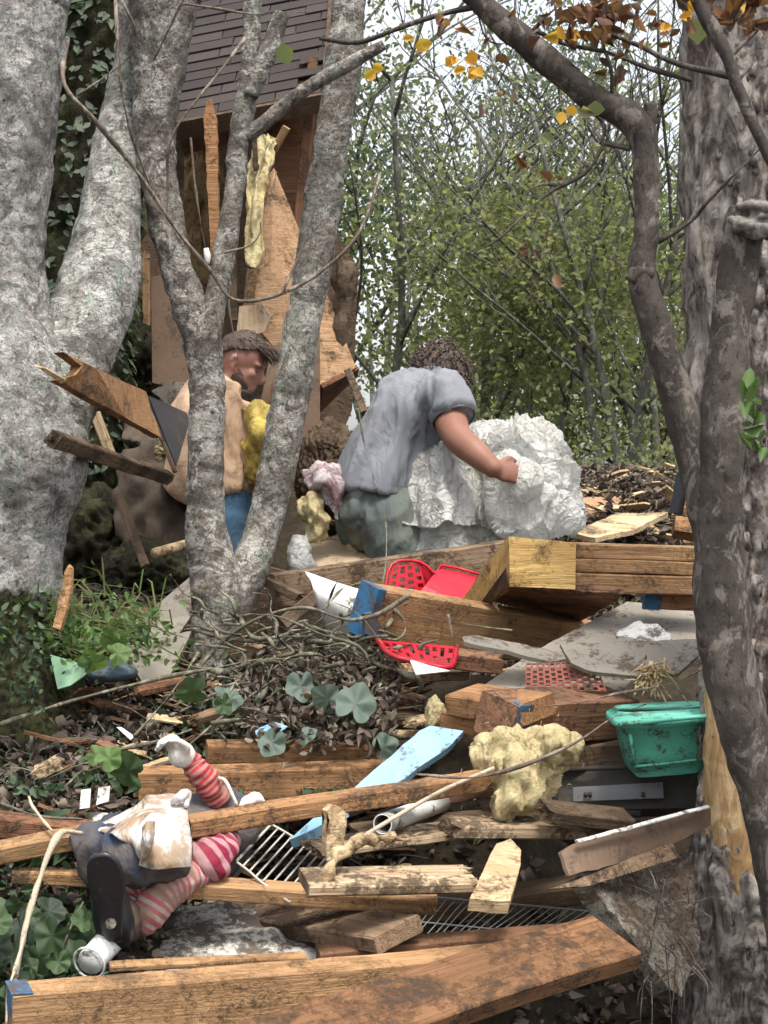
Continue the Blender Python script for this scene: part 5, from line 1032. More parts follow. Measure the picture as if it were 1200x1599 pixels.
def clothes(name, mb, mat, parent, vox=.009, sm_=5, fold=.012, freq=7, seed=1, dirv=(1, 1, .4)):
    r = remesh(mb, vox, sm_)
    me = bpy.data.meshes.new(name); me.from_pydata([tuple(v) for v in r.v], [], r.f); me.update(); N = [v.normal.copy() for v in me.vertices]
    for v, n in zip(me.vertices, N):
        q = Vector((v.co.x*dirv[0], v.co.y*dirv[1], v.co.z*dirv[2])); w_ = Vector((nz(q, 3.5, seed), nz(q, 3.5, seed+7), nz(q, 3.5, seed+13)))*.16; q = q+w_
        d = .75*(1-3.2*abs(nz(q, freq*.8, seed+5)))+.30*(1-3.2*abs(nz(q, freq*2.0, seed+6)))+.06*(1-3*abs(nz(q, freq*4.6, seed+8))); v.co += n*fold*d*1.0
    me.shade_smooth(); me.materials.append(mat); o = bpy.data.objects.new(name, me); COL.objects.link(o); o.parent = parent; o.matrix_parent_inverse = Matrix.Translation(parent.location).inverted(); return o
def f0(q, seed): return noise.noise(q*3+Vector((seed, 0, 0)))
def rotm(yaw, pitch=0, roll=0): return Matrix.Rotation(math.radians(yaw), 3, 'Z') @ Matrix.Rotation(math.radians(pitch), 3, 'Y') @ Matrix.Rotation(math.radians(roll), 3, 'X')
def strands(name, mat, parent, roots, L, r0, curl, seed, down=.3, wind=None):
    r = random.Random(seed); mb = MB()
    for (p, n) in roots:
        l = L*r.uniform(.6, 1.3); d = (n+Vector((r.gauss(0, .35), r.gauss(0, .35), r.gauss(0, .35)))+(wind or Vector())).normalized(); P = [p]; q = p.copy(); t = d.orthogonal().normalized(); a0 = r.uniform(0, 6.28)
        for i in range(5):
            d = (d+Vector((0, 0, -down*.4))).normalized(); a = a0+i*1.5; q = q+d*l/5+(t*math.cos(a)+d.cross(t)*math.sin(a))*curl; P.append(q.copy())
        mb.tube(P, [r0, r0, r0, r0*.9, r0*.7, r0*.3], 4, sub=2)
    return mb.make(name, mat, parent, True)

def man_tan():
    Y = 7.3; S = Y/F; feet = -.95
    hipc = W(358, 800, Y); e = empty('person', (hipc.x, Y, -.97), 'bearded man in tan shirt and blue jeans standing head bowed behind the forked trunk', 'person')
    pc = lambda x, y, dy=0: W(x, y, Y)+Vector((0, dy, 0))
    hc = pc(378, 570); HM = rotm(-14, 27, 0)
    # turned so that his face looks to the right of the picture and slightly away
    b = MB(); head(b, hc, HM)
    limb(b, [pc(368, 588, .01), pc(356, 606, .02), pc(344, 622, .02)], [(.055, .06), (.058, .064), (.075, .085)], sub=4)
    side = (1, 0, 0)
    limb(b, [pc(342, 618), pc(332, 660), pc(338, 720), pc(352, 775), pc(362, 815)], [(.08, .13), (.10, .15), (.095, .13), (.10, .13), (.10, .14)], side, 28)
    for s in (-1, 1):
        hx = pc(362+6*s, 820, s*.09); kn = pc(370+8*s, 960, s*.10); an = Vector((kn.x-.02, Y+s*.10, -.88)); limb(b, [hx, kn, an], [.088, .06, .04]); ell(b, an+Vector((.06, 0, -.05)), (.12, .045, .035))
    # near arm hangs down behind the trunk; far arm reaches forward and holds the insulation
    sh, el_, wr = pc(310, 650, -.19), pc(288, 742, -.21), pc(344, 790, -.12)
    limb(b, [sh, el_, wr], [.055, .042, .028]); hand(b, wr, (.35, -.1, -1), (.9, .5, .2), .3, .18, -1)
    sh2, el2, wr2 = pc(352, 650, .19), pc(388, 735, .2), pc(432, 700, .1); limb(b, [sh2, el2, wr2], [.055, .042, .028]); hand(b, wr2, (.6, -.3, .4), (.2, -1, .1), .8, .18, 1)
    r = remesh(b, .007, 3, .4); mesh('body', r.v, r.f, SKIN1, e, True)
    t = MB()
    limb(t, [pc(350, 612, .01), pc(344, 622), pc(333, 660), pc(336, 715), pc(350, 755), pc(353, 768)], [(.085, .10), (.125, .17), (.152, .205), (.148, .19), (.142, .185), (.14, .185)], side, 32)
    limb(t, [pc(328, 640, -.13), pc(316, 658, -.2), pc(305, 700, -.215), pc(297, 744, -.21), pc(308, 770, -.185)], [.085, .08, .070, .066, .060]); limb(t, [pc(340, 640, .13), pc(356, 660, .2), pc(390, 737, .2), pc(424, 710, .12)], [.075, .075, .06, .045])
    clothes('shirt', t, TAN, e, .008, 3, .028, 8, 3, (1, 1, .5))
    # collar ring
    c = MB(); k = [pc(349, 610, 0)+Vector((.072*math.cos(a)+.01, .085*math.sin(a), .03*math.cos(a)*-1+.012)) for a in [i*math.pi/8 for i in range(17)]]; c.tube(k, .007, 8, sub=2); c.make('collar', TAN, e, True)
    j = MB(); limb(j, [pc(350, 758), pc(356, 785), pc(362, 815)], [(.128, .17), (.132, .175), (.13, .17)], side, 28)
    for s in (-1, 1): kn = pc(370+8*s, 960, s*.10); limb(j, [pc(362+6*s, 815, s*.085), kn, Vector((kn.x-.02, Y+s*.1, -.86))], [.105, .078, .06])
    clothes('jeans', j, JEAN, e, .010, 4, .010, 7, 6)
    # hair, beard, ear detail and eye
    A = lambda *p: hc+HM @ Vector(p)
    h = MB(); bm = bmesh.new(); bmesh.ops.create_icosphere(bm, subdivisions=5, radius=1)
    keep = [v.index for v in bm.verts if (v.co.z > .16+.55*max(0, v.co.x)-.95*max(0, -v.co.x-.12))]; ks = set(keep); mp = {}
    for v in bm.verts:
        if v.index in ks: mp[v.index] = len(h.v); q = v.co; f = 1+.05*fbm(q, 6, 3)+.03*nz(q, 22); h.v.append(A(-.012+q.x*.107*f, q.y*.086*f, .036+q.z*.102*f)); h.uv.append((0, 0))
    for f in bm.faces:
        if all(x.index in ks for x in f.verts): h.f.append(tuple(mp[x.index] for x in f.verts))
    bm.free(); r = random.Random(4)
    ho = h.make('hair', HAIR1, e, True); mo = ho.modifiers.new('s', 'SOLIDIFY'); mo.thickness = .006; mo.offset = -1
    roots = [];
    for v in h.v[::7]: roots.append((v.copy(), ((v-hc).normalized()*.5+HM @ Vector((1.2, 0, .1)))))
    strands('hair_strands', HAIR1, ho, roots, .024, .0018, .002, 3, .2)
    roots = []
    for i in range(260): roots.append((A(r.uniform(.045, .085), r.uniform(-.055, .055), r.uniform(.085, .108)), HM @ Vector((1, 0, .15))))
    strands('fringe', HAIR1, ho, roots, .06, .0018, .003, 5, .55)
    bd = MB(); 
    for k in range(5200):
        a = r.uniform(-1.9, 1.9); z = r.uniform(-.118, -.01)
        if abs(a) < .55 and z > -.075 and z < -.050: continue
        if z > -.055+.05*max(0, abs(a)-.6) and abs(a) < 1.45: continue
        px_ = .022+math.cos(a)*(.058+.012*(z < -.08)); py_ = math.sin(a)*.058; p = A(px_, py_, z); d = (HM @ Vector((math.cos(a), math.sin(a), -.9))).normalized(); bd.tube([p-d*.003, p+d*.009], [.0016, .0007], 3)
    bd.make('beard', HAIR1, e)
    for s in (-1, 1):
        q = MB(); ell(q, A(.0775, s*.031, .004), (.008, .012, .004), HM, 12); q.make('eye', HAIR1, e, True)
        q = MB(); q.tube([A(.088, s*.018, .026), A(.090, s*.034, .031), A(.080, s*.050, .026)], [.003, .004, .002], 6, sub=3); q.make('eyebrow', HAIR1, e, True)
    # letters printed across the back of the shirt
    cu = bpy.data.curves.new('t', 'FONT'); cu.body = 'DB'; cu.size = .085; cu.extrude = .001; to = bpy.data.objects.new('t', cu); COL.objects.link(to); dg = bpy.context.evaluated_depsgraph_get(); dg.update(); me = bpy.data.meshes.new_from_object(to.evaluated_get(dg)); bpy.data.objects.remove(to)
    me.materials.append(plain('faded_print', (.16, .10, .10), .9).m); lo = bpy.data.objects.new('printed_letters', me); COL.objects.link(lo); lo.matrix_world = Matrix.Translation(pc(280, 702, -.285)) @ Matrix.Rotation(math.radians(90), 4, 'X') @ Matrix.Rotation(math.radians(-6), 4, 'Z')
    M4 = lo.matrix_world.copy(); lo.parent = e; lo.matrix_parent_inverse = Matrix.Translation(e.location).inverted(); lo.matrix_world = M4
man_tan()

def man_grey():
    Y = 6.95; pc = lambda x, y, dy=0: W(x, y, Y)+Vector((0, dy, 0))
    e = empty('person', (pc(600, 800).x, Y, ground(0, 6.95)), 'curly haired man in grey T-shirt and dark trousers bending over white plastic sheeting', 'person')
    hc = pc(686, 600, .10); HM = rotm(42, 38, 0); side = (.6, 0, .8)
    b = MB(); head(b, hc, HM)
    limb(b, [pc(668, 612, .05), pc(678, 600, .08), pc(688, 592, .09)], [(.075, .08), (.062, .066), (.058, .06)], sub=4)
    ax = [pc(592, 800), pc(598, 750), pc(620, 690, .02), pc(652, 635, .04), pc(672, 612, .05)]
    limb(b, ax, [(.10, .13), (.095, .12), (.095, .12), (.09, .14), (.06, .09)], side, 28)
    for s in (-1, 1):
        hx = pc(590+18*s, 810, -s*.10); kn = pc(630+16*s, 955, -s*.13); an = Vector((kn.x-.06, kn.y+.02, -.88)); limb(b, [hx, kn, an], [.10, .065, .045]); ell(b, an+Vector((.06, 0, -.05)), (.13, .045, .035))
    wr = pc(760, 736, -.42); limb(b, [pc(696, 628, -.13), pc(700, 656, -.20), pc(710, 688, -.30), pc(736, 714, -.38), wr], [.064, .064, .056, .050, .036], sub=6); hand(b, wr, (1, .25, -.25), (-.2, 1, -.3), .55, .19, 1)
    wr2 = pc(762, 720, .22); limb(b, [pc(690, 630, .22), pc(735, 690, .3), wr2], [.06, .048, .032]); hand(b, wr2, (1, -.4, -.2), (0, -1, -.3), .6, .19, -1)
    r = remesh(b, .007, 4, .5); mesh('body', r.v, r.f, SKIN2, e, True)
    t = MB(); limb(t, [pc(590, 768), pc(596, 742), pc(617, 692, .02), pc(648, 638, .04), pc(668, 614, .05), pc(676, 604, .06)], [(.168, .205), (.158, .20), (.152, .195), (.150, .21), (.11, .15), (.075, .09)], side, 32)
    # sleeves are open tubes with real thickness
    t.tube([pc(672, 620, -.10), pc(690, 620, -.14), pc(700, 638, -.175), pc(705, 655, -.205)], [.095, .094, .090, .086], 24, sub=5); limb(t, [pc(680, 612, .16), pc(695, 625, .24), pc(712, 652, .27)], [.085, .08, .075])
    clothes('t_shirt', t, GREYS, e, .008, 3, .026, 6, 5, (1, 1, .35))
    h = MB(); A_, B_ = pc(702, 646, -.19), pc(706, 660, -.21); v, f, u = tube([A_, B_], [(.089), (.088)], 36, cap=False); v2, f2, u2 = tube([A_, B_], [.084, .081], 36, cap=False); h.add(v, f); n = len(v); h.add(v2, [x[::-1] for x in f2]); h.f += [(36+j, 36+(j+1) % 36, n+36+(j+1) % 36, n+36+j) for j in range(36)]
    h.make('sleeve_hem', GREYS, e, True)
    j = MB(); limb(j, [pc(600, 762), pc(594, 782), pc(590, 812)], [(.115, .155), (.140, .18), (.15, .19)], (1, 0, 0), 30); ell(j, pc(574, 798, -.06), (.115, .12, .11)); ell(j, pc(586, 800, .09), (.11, .11, .11))
    for s in (-1, 1): kn = pc(630+16*s, 955, -s*.13); limb(j, [pc(592+18*s, 812, -s*.09), kn, Vector((kn.x-.06, kn.y+.02, -.86))], [.128, .09, .065])
    clothes('trousers', j, OLIVE, e, .007, 2, .018, 9, 8, (1, 1, .5))
    q = MB(); c0 = pc(556, 790, -.21)
    m = plain('light_green_scuff', (.30, .36, .20), .9, .3).m
    # curly hair
    A = lambda *p: hc+HM @ Vector(p); h = MB(); v, f = blobmesh((0, 0, 0), (.108, .092, .105), .12, 9, 4, 5); h.add([A(-.02, 0, .045)+HM @ x for x in v], f)
    bmv = [i for i, x in enumerate(v)]; ho = h.make('hair', HAIR2, e, True); roots = [(h.v[i].copy(), (h.v[i]-A(-.02, 0, .045)).normalized()) for i in bmv[::6]]
    strands('curls', HAIR2, ho, roots, .036, .003, .010, 8, .5)
man_grey()

def bags():
    e = empty('plastic_sheeting', W(765, 870, 6.7), 'big heap of crinkled white plastic sheeting held by the man in grey', 'plastic sheet')
    def crumple(name, prims, seed, vox=.0065, amp=.03, fr=5):
        mb = MB()
        for (p, R, d) in prims: Y = p[2]; ell(mb, W(*p), (R[0]/F*Y, d, R[1]/F*Y), None, 28)
        r = remesh(mb, vox, 3); me = bpy.data.meshes.new(name); me.from_pydata([tuple(v) for v in r.v], [], r.f); me.update(); N = [v.normal.copy() for v in me.vertices]
        for v, n in zip(me.vertices, N):
            q = v.co.copy(); w1 = Vector((nz(q, 4, seed), nz(q, 4, seed+1), nz(q, 4, seed+2)))*.12; q = q+w1; d = 0.
            for (fr_, am) in ((5.0, 1.9), (11, .9), (24, .28)):
                qq = Vector((q.x*fr_, q.y*fr_, q.z*fr_*.72)); ds, ps = noise.voronoi(qq); t_ = (ps[1]-ps[0]); rv = noise.cell_vector(ps[0]*9.7); d += am*((qq-ps[0]).dot(rv-Vector((.5, .5, .5)))*1.6 + .5*math.exp(-(ds[1]-ds[0])*6))
            v.co += n*amp*d+w1*.3
        me.shade_smooth(); me.materials.append(BAGM); o = bpy.data.objects.new(name, me); COL.objects.link(o); o.parent = e; o.matrix_parent_inverse = Matrix.Translation(e.location).inverted()
    crumple('large_fold', [((800, 690, 6.86), (66, 30), .14), ((838, 745, 6.84), (60, 66), .17), ((835, 800, 6.76), (68, 46), .15), ((876, 790, 6.84), (26, 40), .10), ((862, 690, 6.88), (20, 18), .06), ((790, 770, 6.68), (26, 60), .09), ((816, 748, 6.60), (24, 34), .06)], 3, amp=.026)
    # the near sheet hangs from his forearm like a skirt
    rr = random.Random(12); zz = [rr.uniform(-.07, .07) for _ in range(10)]
    rows = []
    for k_, (y, x0, x1) in enumerate([(700, 672, 716), (722, 652, 742), (760, 640, 764), (800, 630, 782), (822, 626, 786)]):
        rows.append([(x0+(x1-x0)*(i/9+.02*math.sin(i*2.3)), y+rr.uniform(-7, 7), 6.78-.035*k_+zz[i]*(.4+.2*k_)+.10*((i-4.5)/4.5)**2) for i in range(10)])
    cloth('hanging_sheet', None, None, rows, BAGM, .003, .020, 14, 9, e, 7)
    rows = []
    for k_, (y, x0, x1) in enumerate([(796, 650, 775), (830, 640, 782), (864, 630, 786)]): rows.append([(x0+(x1-x0)*i/9, y-i*.8, 6.72-.03*k_+zz[9-i]*.5+.10*((i-4.5)/4.5)**2) for i in range(10)])
    cloth('lower_sheet', None, None, rows, BAGM, .003, .012, 12, 8, e, 9)
bags()

# ---------------------------------------------------------------- the large doll
def stripes(name, c1, c2, freq, mud):
    m = Mat(name, .92, .1); uv = m.tc.outputs['UV']; s = m.n('SeparateXYZ', Vector=uv).outputs[1]; a = m.noise(7, 6, .7, None, .5)
    v = m.math('FRACT', m.math('ADD', m.math('MULTIPLY', s, freq), m.math('MULTIPLY', a, .25)))
    c = m.mix(m.ramp(v, [(.47, 0), (.53, 1)]), c1, c2); c = m.mix(m.ramp(a, [(.42, 0), (.62, mud)]), c, (.22, .14, .10)); m.col(c); m.bump(m.noise(300, 2), .3, .002); m.bump(m.noise(8, 4), .6, .02); return m.m
STR1 = stripes('red_striped_sleeve', (.34, .03, .04), (.36, .17, .15), 75, .9); STR2 = stripes('pink_striped_legging', (.58, .10, .14), (.60, .50, .46), 62, .9); STR3 = stripes('burgundy_striped_cloth', (.22, .02, .05), (.36, .20, .21), 55, .5)
NAVY = fabric('navy_cloth', (.028, .042, .07), .7, (.16, .13, .10)); APRON = fabric('muddy_white_apron', (.60, .60, .60), 1.2, (.27, .19, .12), 1.8); GLOVE = fabric('white_glove', (.70, .67, .62), .3, (.4, .3, .2)); SOLE = plain('black_rubber', (.012, .012, .014), .38, .12, (.10, .08, .06), spec=.5).m; BOOT = fabric('brown_boot_cloth', (.09, .065, .05), .5, (.2, .15, .1))
def sleeve(name, pts, rad, mat, parent, seg=40, sub=10, amp=.008, fr=18, seed=1, wr=1.):
    P = [W(*p) for p in pts]; R = [r/F*p[2] for r, p in zip(rad, pts)]
    v, f, u = tube(P, R, seg, sub=sub, disp=lambda p, L, a, t: amp*fbm(p, fr, 3, seed)+amp*.35*wr*math.sin(L*230+5*nz(p, 14, seed)+a)); return mesh(name, v, f, mat, parent, True, None, u)
def doll():
    e = empty('cloth_doll', W(250, 1400, 4.35), 'life sized cloth doll in striped stockings and muddy white apron, lying on the timbers', 'doll')
    # torso under the slanting timber
    mb = MB(); P = [W(*p) for p in [(205, 1330, 4.42), (270, 1315, 4.46), (335, 1300, 4.52), (385, 1270, 4.58)]]; mb.tube(P, [.10, .125, .11, .06], 36, sub=8, disp=lambda p, L, a, t: .012*fbm(p, 9, 3), flat=.8); mb.make('torso', NAVY, e, True)
    sleeve('shoulder', [(300, 1262, 4.48), (335, 1250, 4.5), (368, 1258, 4.52), (392, 1268, 4.52)], [14, 24, 24, 14], NAVY, e, amp=.012, wr=.3)
    sleeve('white_collar', [(378, 1262, 4.5), (398, 1250, 4.5), (414, 1256, 4.5)], [12, 12, 4], GLOVE, e, amp=.006, wr=.2)
    mb = MB(); mb.tube([W(342, 1216, 4.44), W(352, 1220, 4.41), (W(362, 1240, 4.40)), W(370, 1258, 4.40)], .0045, 8, sub=4); mb.make('cord', GLOVE, e, True)
    # raised sleeve and glove
    sleeve('sleeve', [(345, 1252, 4.48), (326, 1226, 4.46), (310, 1208, 4.45), (298, 1192, 4.45), (292, 1178, 4.44)], [20, 21, 20, 19, 15], STR1, e, amp=.006)
    b = MB(); w_ = W(290, 1192, 4.43); ell(b, w_+Vector((-.01, 0, .02)), (.034, .03, .034)); hand(b, w_+Vector((0, 0, .0)), (-.42, -.15, .7), (-.6, -.7, -.4), 1.0, .15, 1); r = remesh(b, .005, 2); mesh('glove', r.v, r.f, GLOVE, e, True)
    # skirt
    cloth('skirt', None, None, [[(126, 1300, 4.40), (150, 1280, 4.36), (215, 1275, 4.33), (290, 1290, 4.36)], [(128, 1330, 4.28), (160, 1325, 4.20), (220, 1330, 4.17), (296, 1340, 4.22)], [(138, 1385, 4.27), (170, 1380, 4.18), (215, 1385, 4.15), (268, 1372, 4.22)]], NAVY, .006, .035, 9, 8, e, 4)
    cloth('skirt_lining', None, None, [[(180, 1320, 4.25), (230, 1330, 4.22), (270, 1345, 4.25)], [(190, 1380, 4.22), (215, 1390, 4.2), (240, 1372, 4.24)]], BOOT, .004, .02, 9, 6, e, 5)
    cloth('apron', None, None, [[(150, 1300, 4.30), (185, 1268, 4.31), (235, 1248, 4.33), (290, 1244, 4.35)], [(172, 1304, 4.2), (205, 1290, 4.18), (245, 1280, 4.18), (294, 1270, 4.22)], [(205, 1318, 4.14), (224, 1322, 4.10), (252, 1318, 4.10), (296, 1312, 4.15)], [(222, 1340, 4.11), (236, 1345, 4.08), (262, 1344, 4.08), (296, 1340, 4.12)], [(221, 1352, 4.11), (240, 1358, 4.08), (264, 1357, 4.08), (296, 1353, 4.12)]], APRON, .003, .016, 8, 9, e, 6)
    cloth('apron_flap', None, None, [[(222, 1292, 4.07), (232, 1284, 4.05), (242, 1282, 4.07)], [(222, 1320, 4.05), (230, 1312, 4.02), (240, 1304, 4.06)], [(222, 1350, 4.05), (228, 1338, 4.04), (236, 1322, 4.06)]], APRON, .003, .006, 12, 7, e, 8)
    sleeve('bow', [(268, 1256, 4.26), (280, 1246, 4.24), (292, 1240, 4.26), (290, 1262, 4.24)], [4, 9, 8, 4], APRON, e, 20, 6, .004, 20, 3, .3)
    # striped cloth gathered at the right and the legs
    sleeve('striped_petticoat', [(285, 1362, 4.34), (312, 1350, 4.32), (330, 1338, 4.33), (348, 1318, 4.38), (360, 1305, 4.42)], [22, 32, 34, 26, 14], STR3, e, 48, 10, .016, 12, 4, .6)
    sleeve('striped_leg', [(318, 1358, 4.34), (285, 1376, 4.27), (252, 1400, 4.22), (232, 1428, 4.2), (216, 1450, 4.2)], [24, 27, 29, 27, 16], STR2, e, 44, 10, .010, 14, 6, .5)
    sleeve('striped_leg', [(228, 1372, 4.32), (208, 1388, 4.30), (196, 1404, 4.28)], [14, 16, 15], STR2, e, 30, 8, .006, 14, 7, .6)
    sleeve('lower_striped_leg', [(205, 1420, 4.22), (196, 1436, 4.18), (180, 1454, 4.15), (170, 1466, 4.13)], [26, 24, 22, 18], STR2, e, 36, 8, .006, 14, 8, .4)
    # shoe: sole towards the camera, boot behind
    sh = bmesh.new(); out = [(150, 1334), (166, 1333), (180, 1342), (190, 1362), (194, 1390), (191, 1420), (190, 1450), (189, 1466), (180, 1472), (168, 1470), (158, 1456), (153, 1430), (143, 1405), (136, 1378), (135, 1355), (140, 1340)]
    P = [Vector(p) for p in catmull([tuple(W(x, y, 4.02+.0004*(y-1400))) for x, y in out+[out[0]]], 4)[:-1]]
    c = sum(P, Vector())/len(P); mb = MB(); n = len(P)
    rings = [(.90, .0), (.985, .002), (1., .008), (1.0, .022), (.97, .026)]
    vs = [c+Vector((0, .006, 0))]
    for s, d in rings: vs += [c+(p-c)*s+Vector((0, d, 0)) for p in P]
    fs = [(0, 1+j, 1+(j+1) % n) for j in range(n)]
    for i in range(len(rings)-1): fs += [(1+i*n+j, 1+(i+1)*n+j, 1+(i+1)*n+(j+1) % n, 1+i*n+(j+1) % n) for j in range(n)]
    fs.append(tuple(1+4*n+j for j in range(n))); mb.add(vs, fs); so = mb.make('shoe_sole', SOLE, e, True)
    q = MB(); q.tube([W(173, 1443, 4.03), W(173, 1443, 4.015)], [.012, .012], 20); q.make('heel_disc', BARKSLAB, e)
    mb = MB(); mb.tube([W(162, 1350, 4.06), W(170, 1400, 4.09), W(182, 1450, 4.10), W(200, 1462, 4.14)], [.03, .042, .045, .02], 24, sub=6); mb.make('shoe_upper', SOLE, e, True)
    sleeve('boot_top', [(186, 1405, 4.2), (196, 1432, 4.16), (204, 1466, 4.17)], [14, 24, 15], BOOT, e, 30, 8, .008, 14, 9, .3)
    # second foot: plain white cylinder
    A, B = W(184, 1456, 4.14), W(142, 1502, 4.02); mb = MB(); mb.tube([A, B, B+(B-A)*.02], [.033, .031, .028], 36); mb.make('white_foot', WHITEP, e, True); mb = MB(); d = (B-A).normalized(); mb.tube([B+d*.003, B+d*.008], [.030, .028], 32); 
    k = [B+d*.008+(d.orthogonal()*math.cos(a)+d.cross(d.orthogonal())*math.sin(a))*.027 for a in [i*math.pi/10 for i in range(21)]]; mb.tube(k, .003, 6); mb.make('foot_rim', WHITEP, e, True)
    blob('straw_hat_brim', 'muddy white round bundle behind the apron at the doll waist', 'bundle', (162, 1292, 4.5), (22, 22), .05, DIRTYW, .1, 2, 5, 4, billow=False)
    rod('cream_strap', 'bundle of cream straps hanging from the doll waist past the shoe', 'strap', [(128, 1302, 4.25), (100, 1300, 4.2), (82, 1320, 4.15), (60, 1380, 4.1), (42, 1440, 4.05), (30, 1500, 3.95), (22, 1540, 3.85)], [.004, .006, .008, .007, .007, .005, .003], ROPE, 10, 8, .003)
    rod('cream_strap', 'cream strap end arching over the doll, left of the hand', 'strap', [(45, 1245, 4.5), (52, 1262, 4.45), (70, 1285, 4.4), (82, 1298, 4.35)], [.002, .005, .005, .003], ROPE, 8, 8, .003)
    rod('cream_strap', 'thinner cream strap beside the blue corner of the front beam', 'strap', [(40, 1450, 4.0), (28, 1500, 3.9), (14, 1545, 3.8), (10, 1600, 3.75)], [.003, .005, .004, .003], ROPE, 8, 8, .003)
doll()

# ---------------------------------------------------------------- vines and weeds
def vines():
    paths = [([(640, 930, 5.3), (590, 960, 5.3), (540, 968, 5.3), (480, 950, 5.4), (420, 960, 5.45), (370, 985, 5.5), (330, 1020, 5.5), (300, 1060, 5.4)], .007),
             ([(0, 1132, 5.1), (80, 1105, 5.2), (160, 1082, 5.3), (250, 1060, 5.35), (330, 1045, 5.35), (420, 1030, 5.35), (520, 1040, 5.3), (560, 1080, 5.2)], .006),
             ([(120, 970, 5.5), (220, 978, 5.5), (300, 1000, 5.45), (400, 1040, 5.4)], .004), ([(400, 960, 5.4), (440, 965, 5.35), (500, 990, 5.3), (560, 1010, 5.3), (580, 1040, 5.25)], .004),
             ([(300, 1140, 5.1), (240, 1160, 5.05), (160, 1180, 5.0), (100, 1230, 4.8)], .003), ([(430, 1060, 5.2), (360, 1110, 5.1), (300, 1160, 5.0), (250, 1200, 4.9)], .004),
             ([(330, 1130, 5.0), (420, 1120, 5.1), (520, 1125, 5.15)], .003), ([(210, 1150, 5.0), (270, 1080, 5.2), (310, 1020, 5.3)], .0035),
             ([(560, 640, 6.4), (575, 720, 6.35), (598, 790, 6.3), (604, 850, 6.2), (596, 920, 6.0), (560, 1000, 5.6)], .004), ([(600, 1010, 5.3), (560, 960, 5.4), (520, 940, 5.5)], .003),
             ([(650, 1210, 4.5), (740, 1215, 4.5), (820, 1195, 4.45), (900, 1160, 4.45), (960, 1120, 4.5), (1010, 1100, 4.6)], .0035), ([(900, 1100, 4.7), (960, 1085, 4.7), (1040, 1070, 4.7), (1100, 1045, 4.6)], .004),
             ([(0, 1255, 4.6), (60, 1275, 4.5), (130, 1280, 4.5)], .003), ([(95, 1490, 4.0), (110, 1450, 4.0), (130, 1410, 4.1)], .002), ([(700, 960, 5.2), (710, 1010, 5.2)], .002), ([(640, 960, 5.3), (700, 972, 5.25), (800, 985, 5.3)], .002)]
    r = random.Random(4)
    for k in range(120):
        x, y = r.uniform(330, 610), r.uniform(960, 1150); Y = 5.6-(y-960)*.003; pts = [(x, y, Y)]
        a = r.uniform(-.6, .6)+(3.14 if r.random() < .5 else 0)
        for i in range(5): a += r.gauss(0, .6); x += 26*math.cos(a); y += 17*math.sin(a); pts.append((x, y, Y+r.gauss(0, .05)))
        paths.append((pts, r.uniform(.0012, .0036)))
    G = 'vines trailing over the debris'; labs = ['thick vine arching from the blue end of the beam to the forked trunk', 'long vine running from the left edge to below the forked trunk', 'thin vine crossing above the pale green sheet', 'thin vine looping right of the forked trunk foot', 'thin vine above the white cards', 'slanting vine below the forked trunk foot', 'thin vine over the short timber behind the doll', 'thin vine leaning left below the forked trunk foot', 'vine stem hanging in front of the trousers of the man in grey', 'short vine in front of the white tube', 'twig crossing the yellow insulation clump to the green tote', 'twig lying over the top of the green tote', 'thin stem above the dark rotten board', 'hair thin stem beside the black shoe', 'short twig before the thick blue ended beam', 'thin root along the top of the thick blue ended beam']
    tang = MB()
    for i, (pts, rad) in enumerate(paths):
        if i < len(labs): mb = MB(); twig(mb, pts, rad, rad*.6, 8, 7, .006, i); o = mb.make('vine' if i not in (10, 11, 14) else 'twig', VINE if i not in (10, 11, 14) else TWIG, smooth=True); tag(o, labs[i], 'vine' if i not in (10, 11, 14) else 'twig', G)
        else: twig(tang, pts, rad, rad*.6, 6, 5, .012, i)
    tag(tang.make('vine_tangle', VINE, smooth=True), 'tangle of thin curling vines right of the forked trunk foot', kind='stuff')
    def leafy(name, lab, spots, mat, size, seed, cat='leaf', lob=5, N=None):
        rr = random.Random(seed); mb = MB()
        for (x, y, Y, s) in spots:
            c = W(x, y, Y); n = Vector((rr.gauss(0, .5), -1, rr.gauss(.3, .5))).normalized(); t = n.orthogonal().normalized(); t.rotate(Matrix.Rotation(rr.uniform(0, 6.28), 3, n)); bb = n.cross(t); R = s/F*Y; vs = [c]; m = 30
            for j in range(m): a = 2*math.pi*j/m; q = R*(.86+.14*abs(math.cos(a*lob/2))+.10*math.exp(-(a/.3)**2)+.10*math.exp(-((a-6.283)/.3)**2))*(1-.55*math.exp(-((a-math.pi)/.22)**2)); cup = rr.uniform(-.1, .1); vs.append(c+t*math.cos(a)*q+bb*math.sin(a)*q+n*(R*.35*math.cos(2*a+.4)*.6+nz((x+j*.3, y, 0), 1)*R*.25))
            mid = [c.lerp(p, .5)+n*R*(.12*math.cos(abs(j_*2*math.pi/m)*5)+.2*nz(p, 20)) for j_, p in enumerate(vs[1:])]; k0 = len(vs); vs += mid
            fs = [(0, k0+j, k0+(j+1) % m) for j in range(m)]+[(k0+j, 1+j, 1+(j+1) % m, k0+(j+1) % m) for j in range(m)]; mb.add(vs, fs)
        return tag(mb.make(name, mat, smooth=True), lab, cat)
    S = [((555, 1100, 4.95, 34), 'large wilted grey green leaf below the pale torn board'), ((510, 1092, 5.0, 26), 'wilted leaf just left of the largest wilted one'), ((425, 1160, 4.8, 24), 'wilted leaf draped over the short timber'), ((480, 1150, 4.9, 18), 'small wilted leaf left of the blue foam board'), ((600, 1166, 4.9, 22), 'wilted leaf draped on the right end of the short timber'), ((470, 1072, 5.1, 26), 'wilted leaf among the vines above the short timber'), ((355, 1092, 5.1, 26), 'crumpled wilted leaf below the forked trunk foot')]
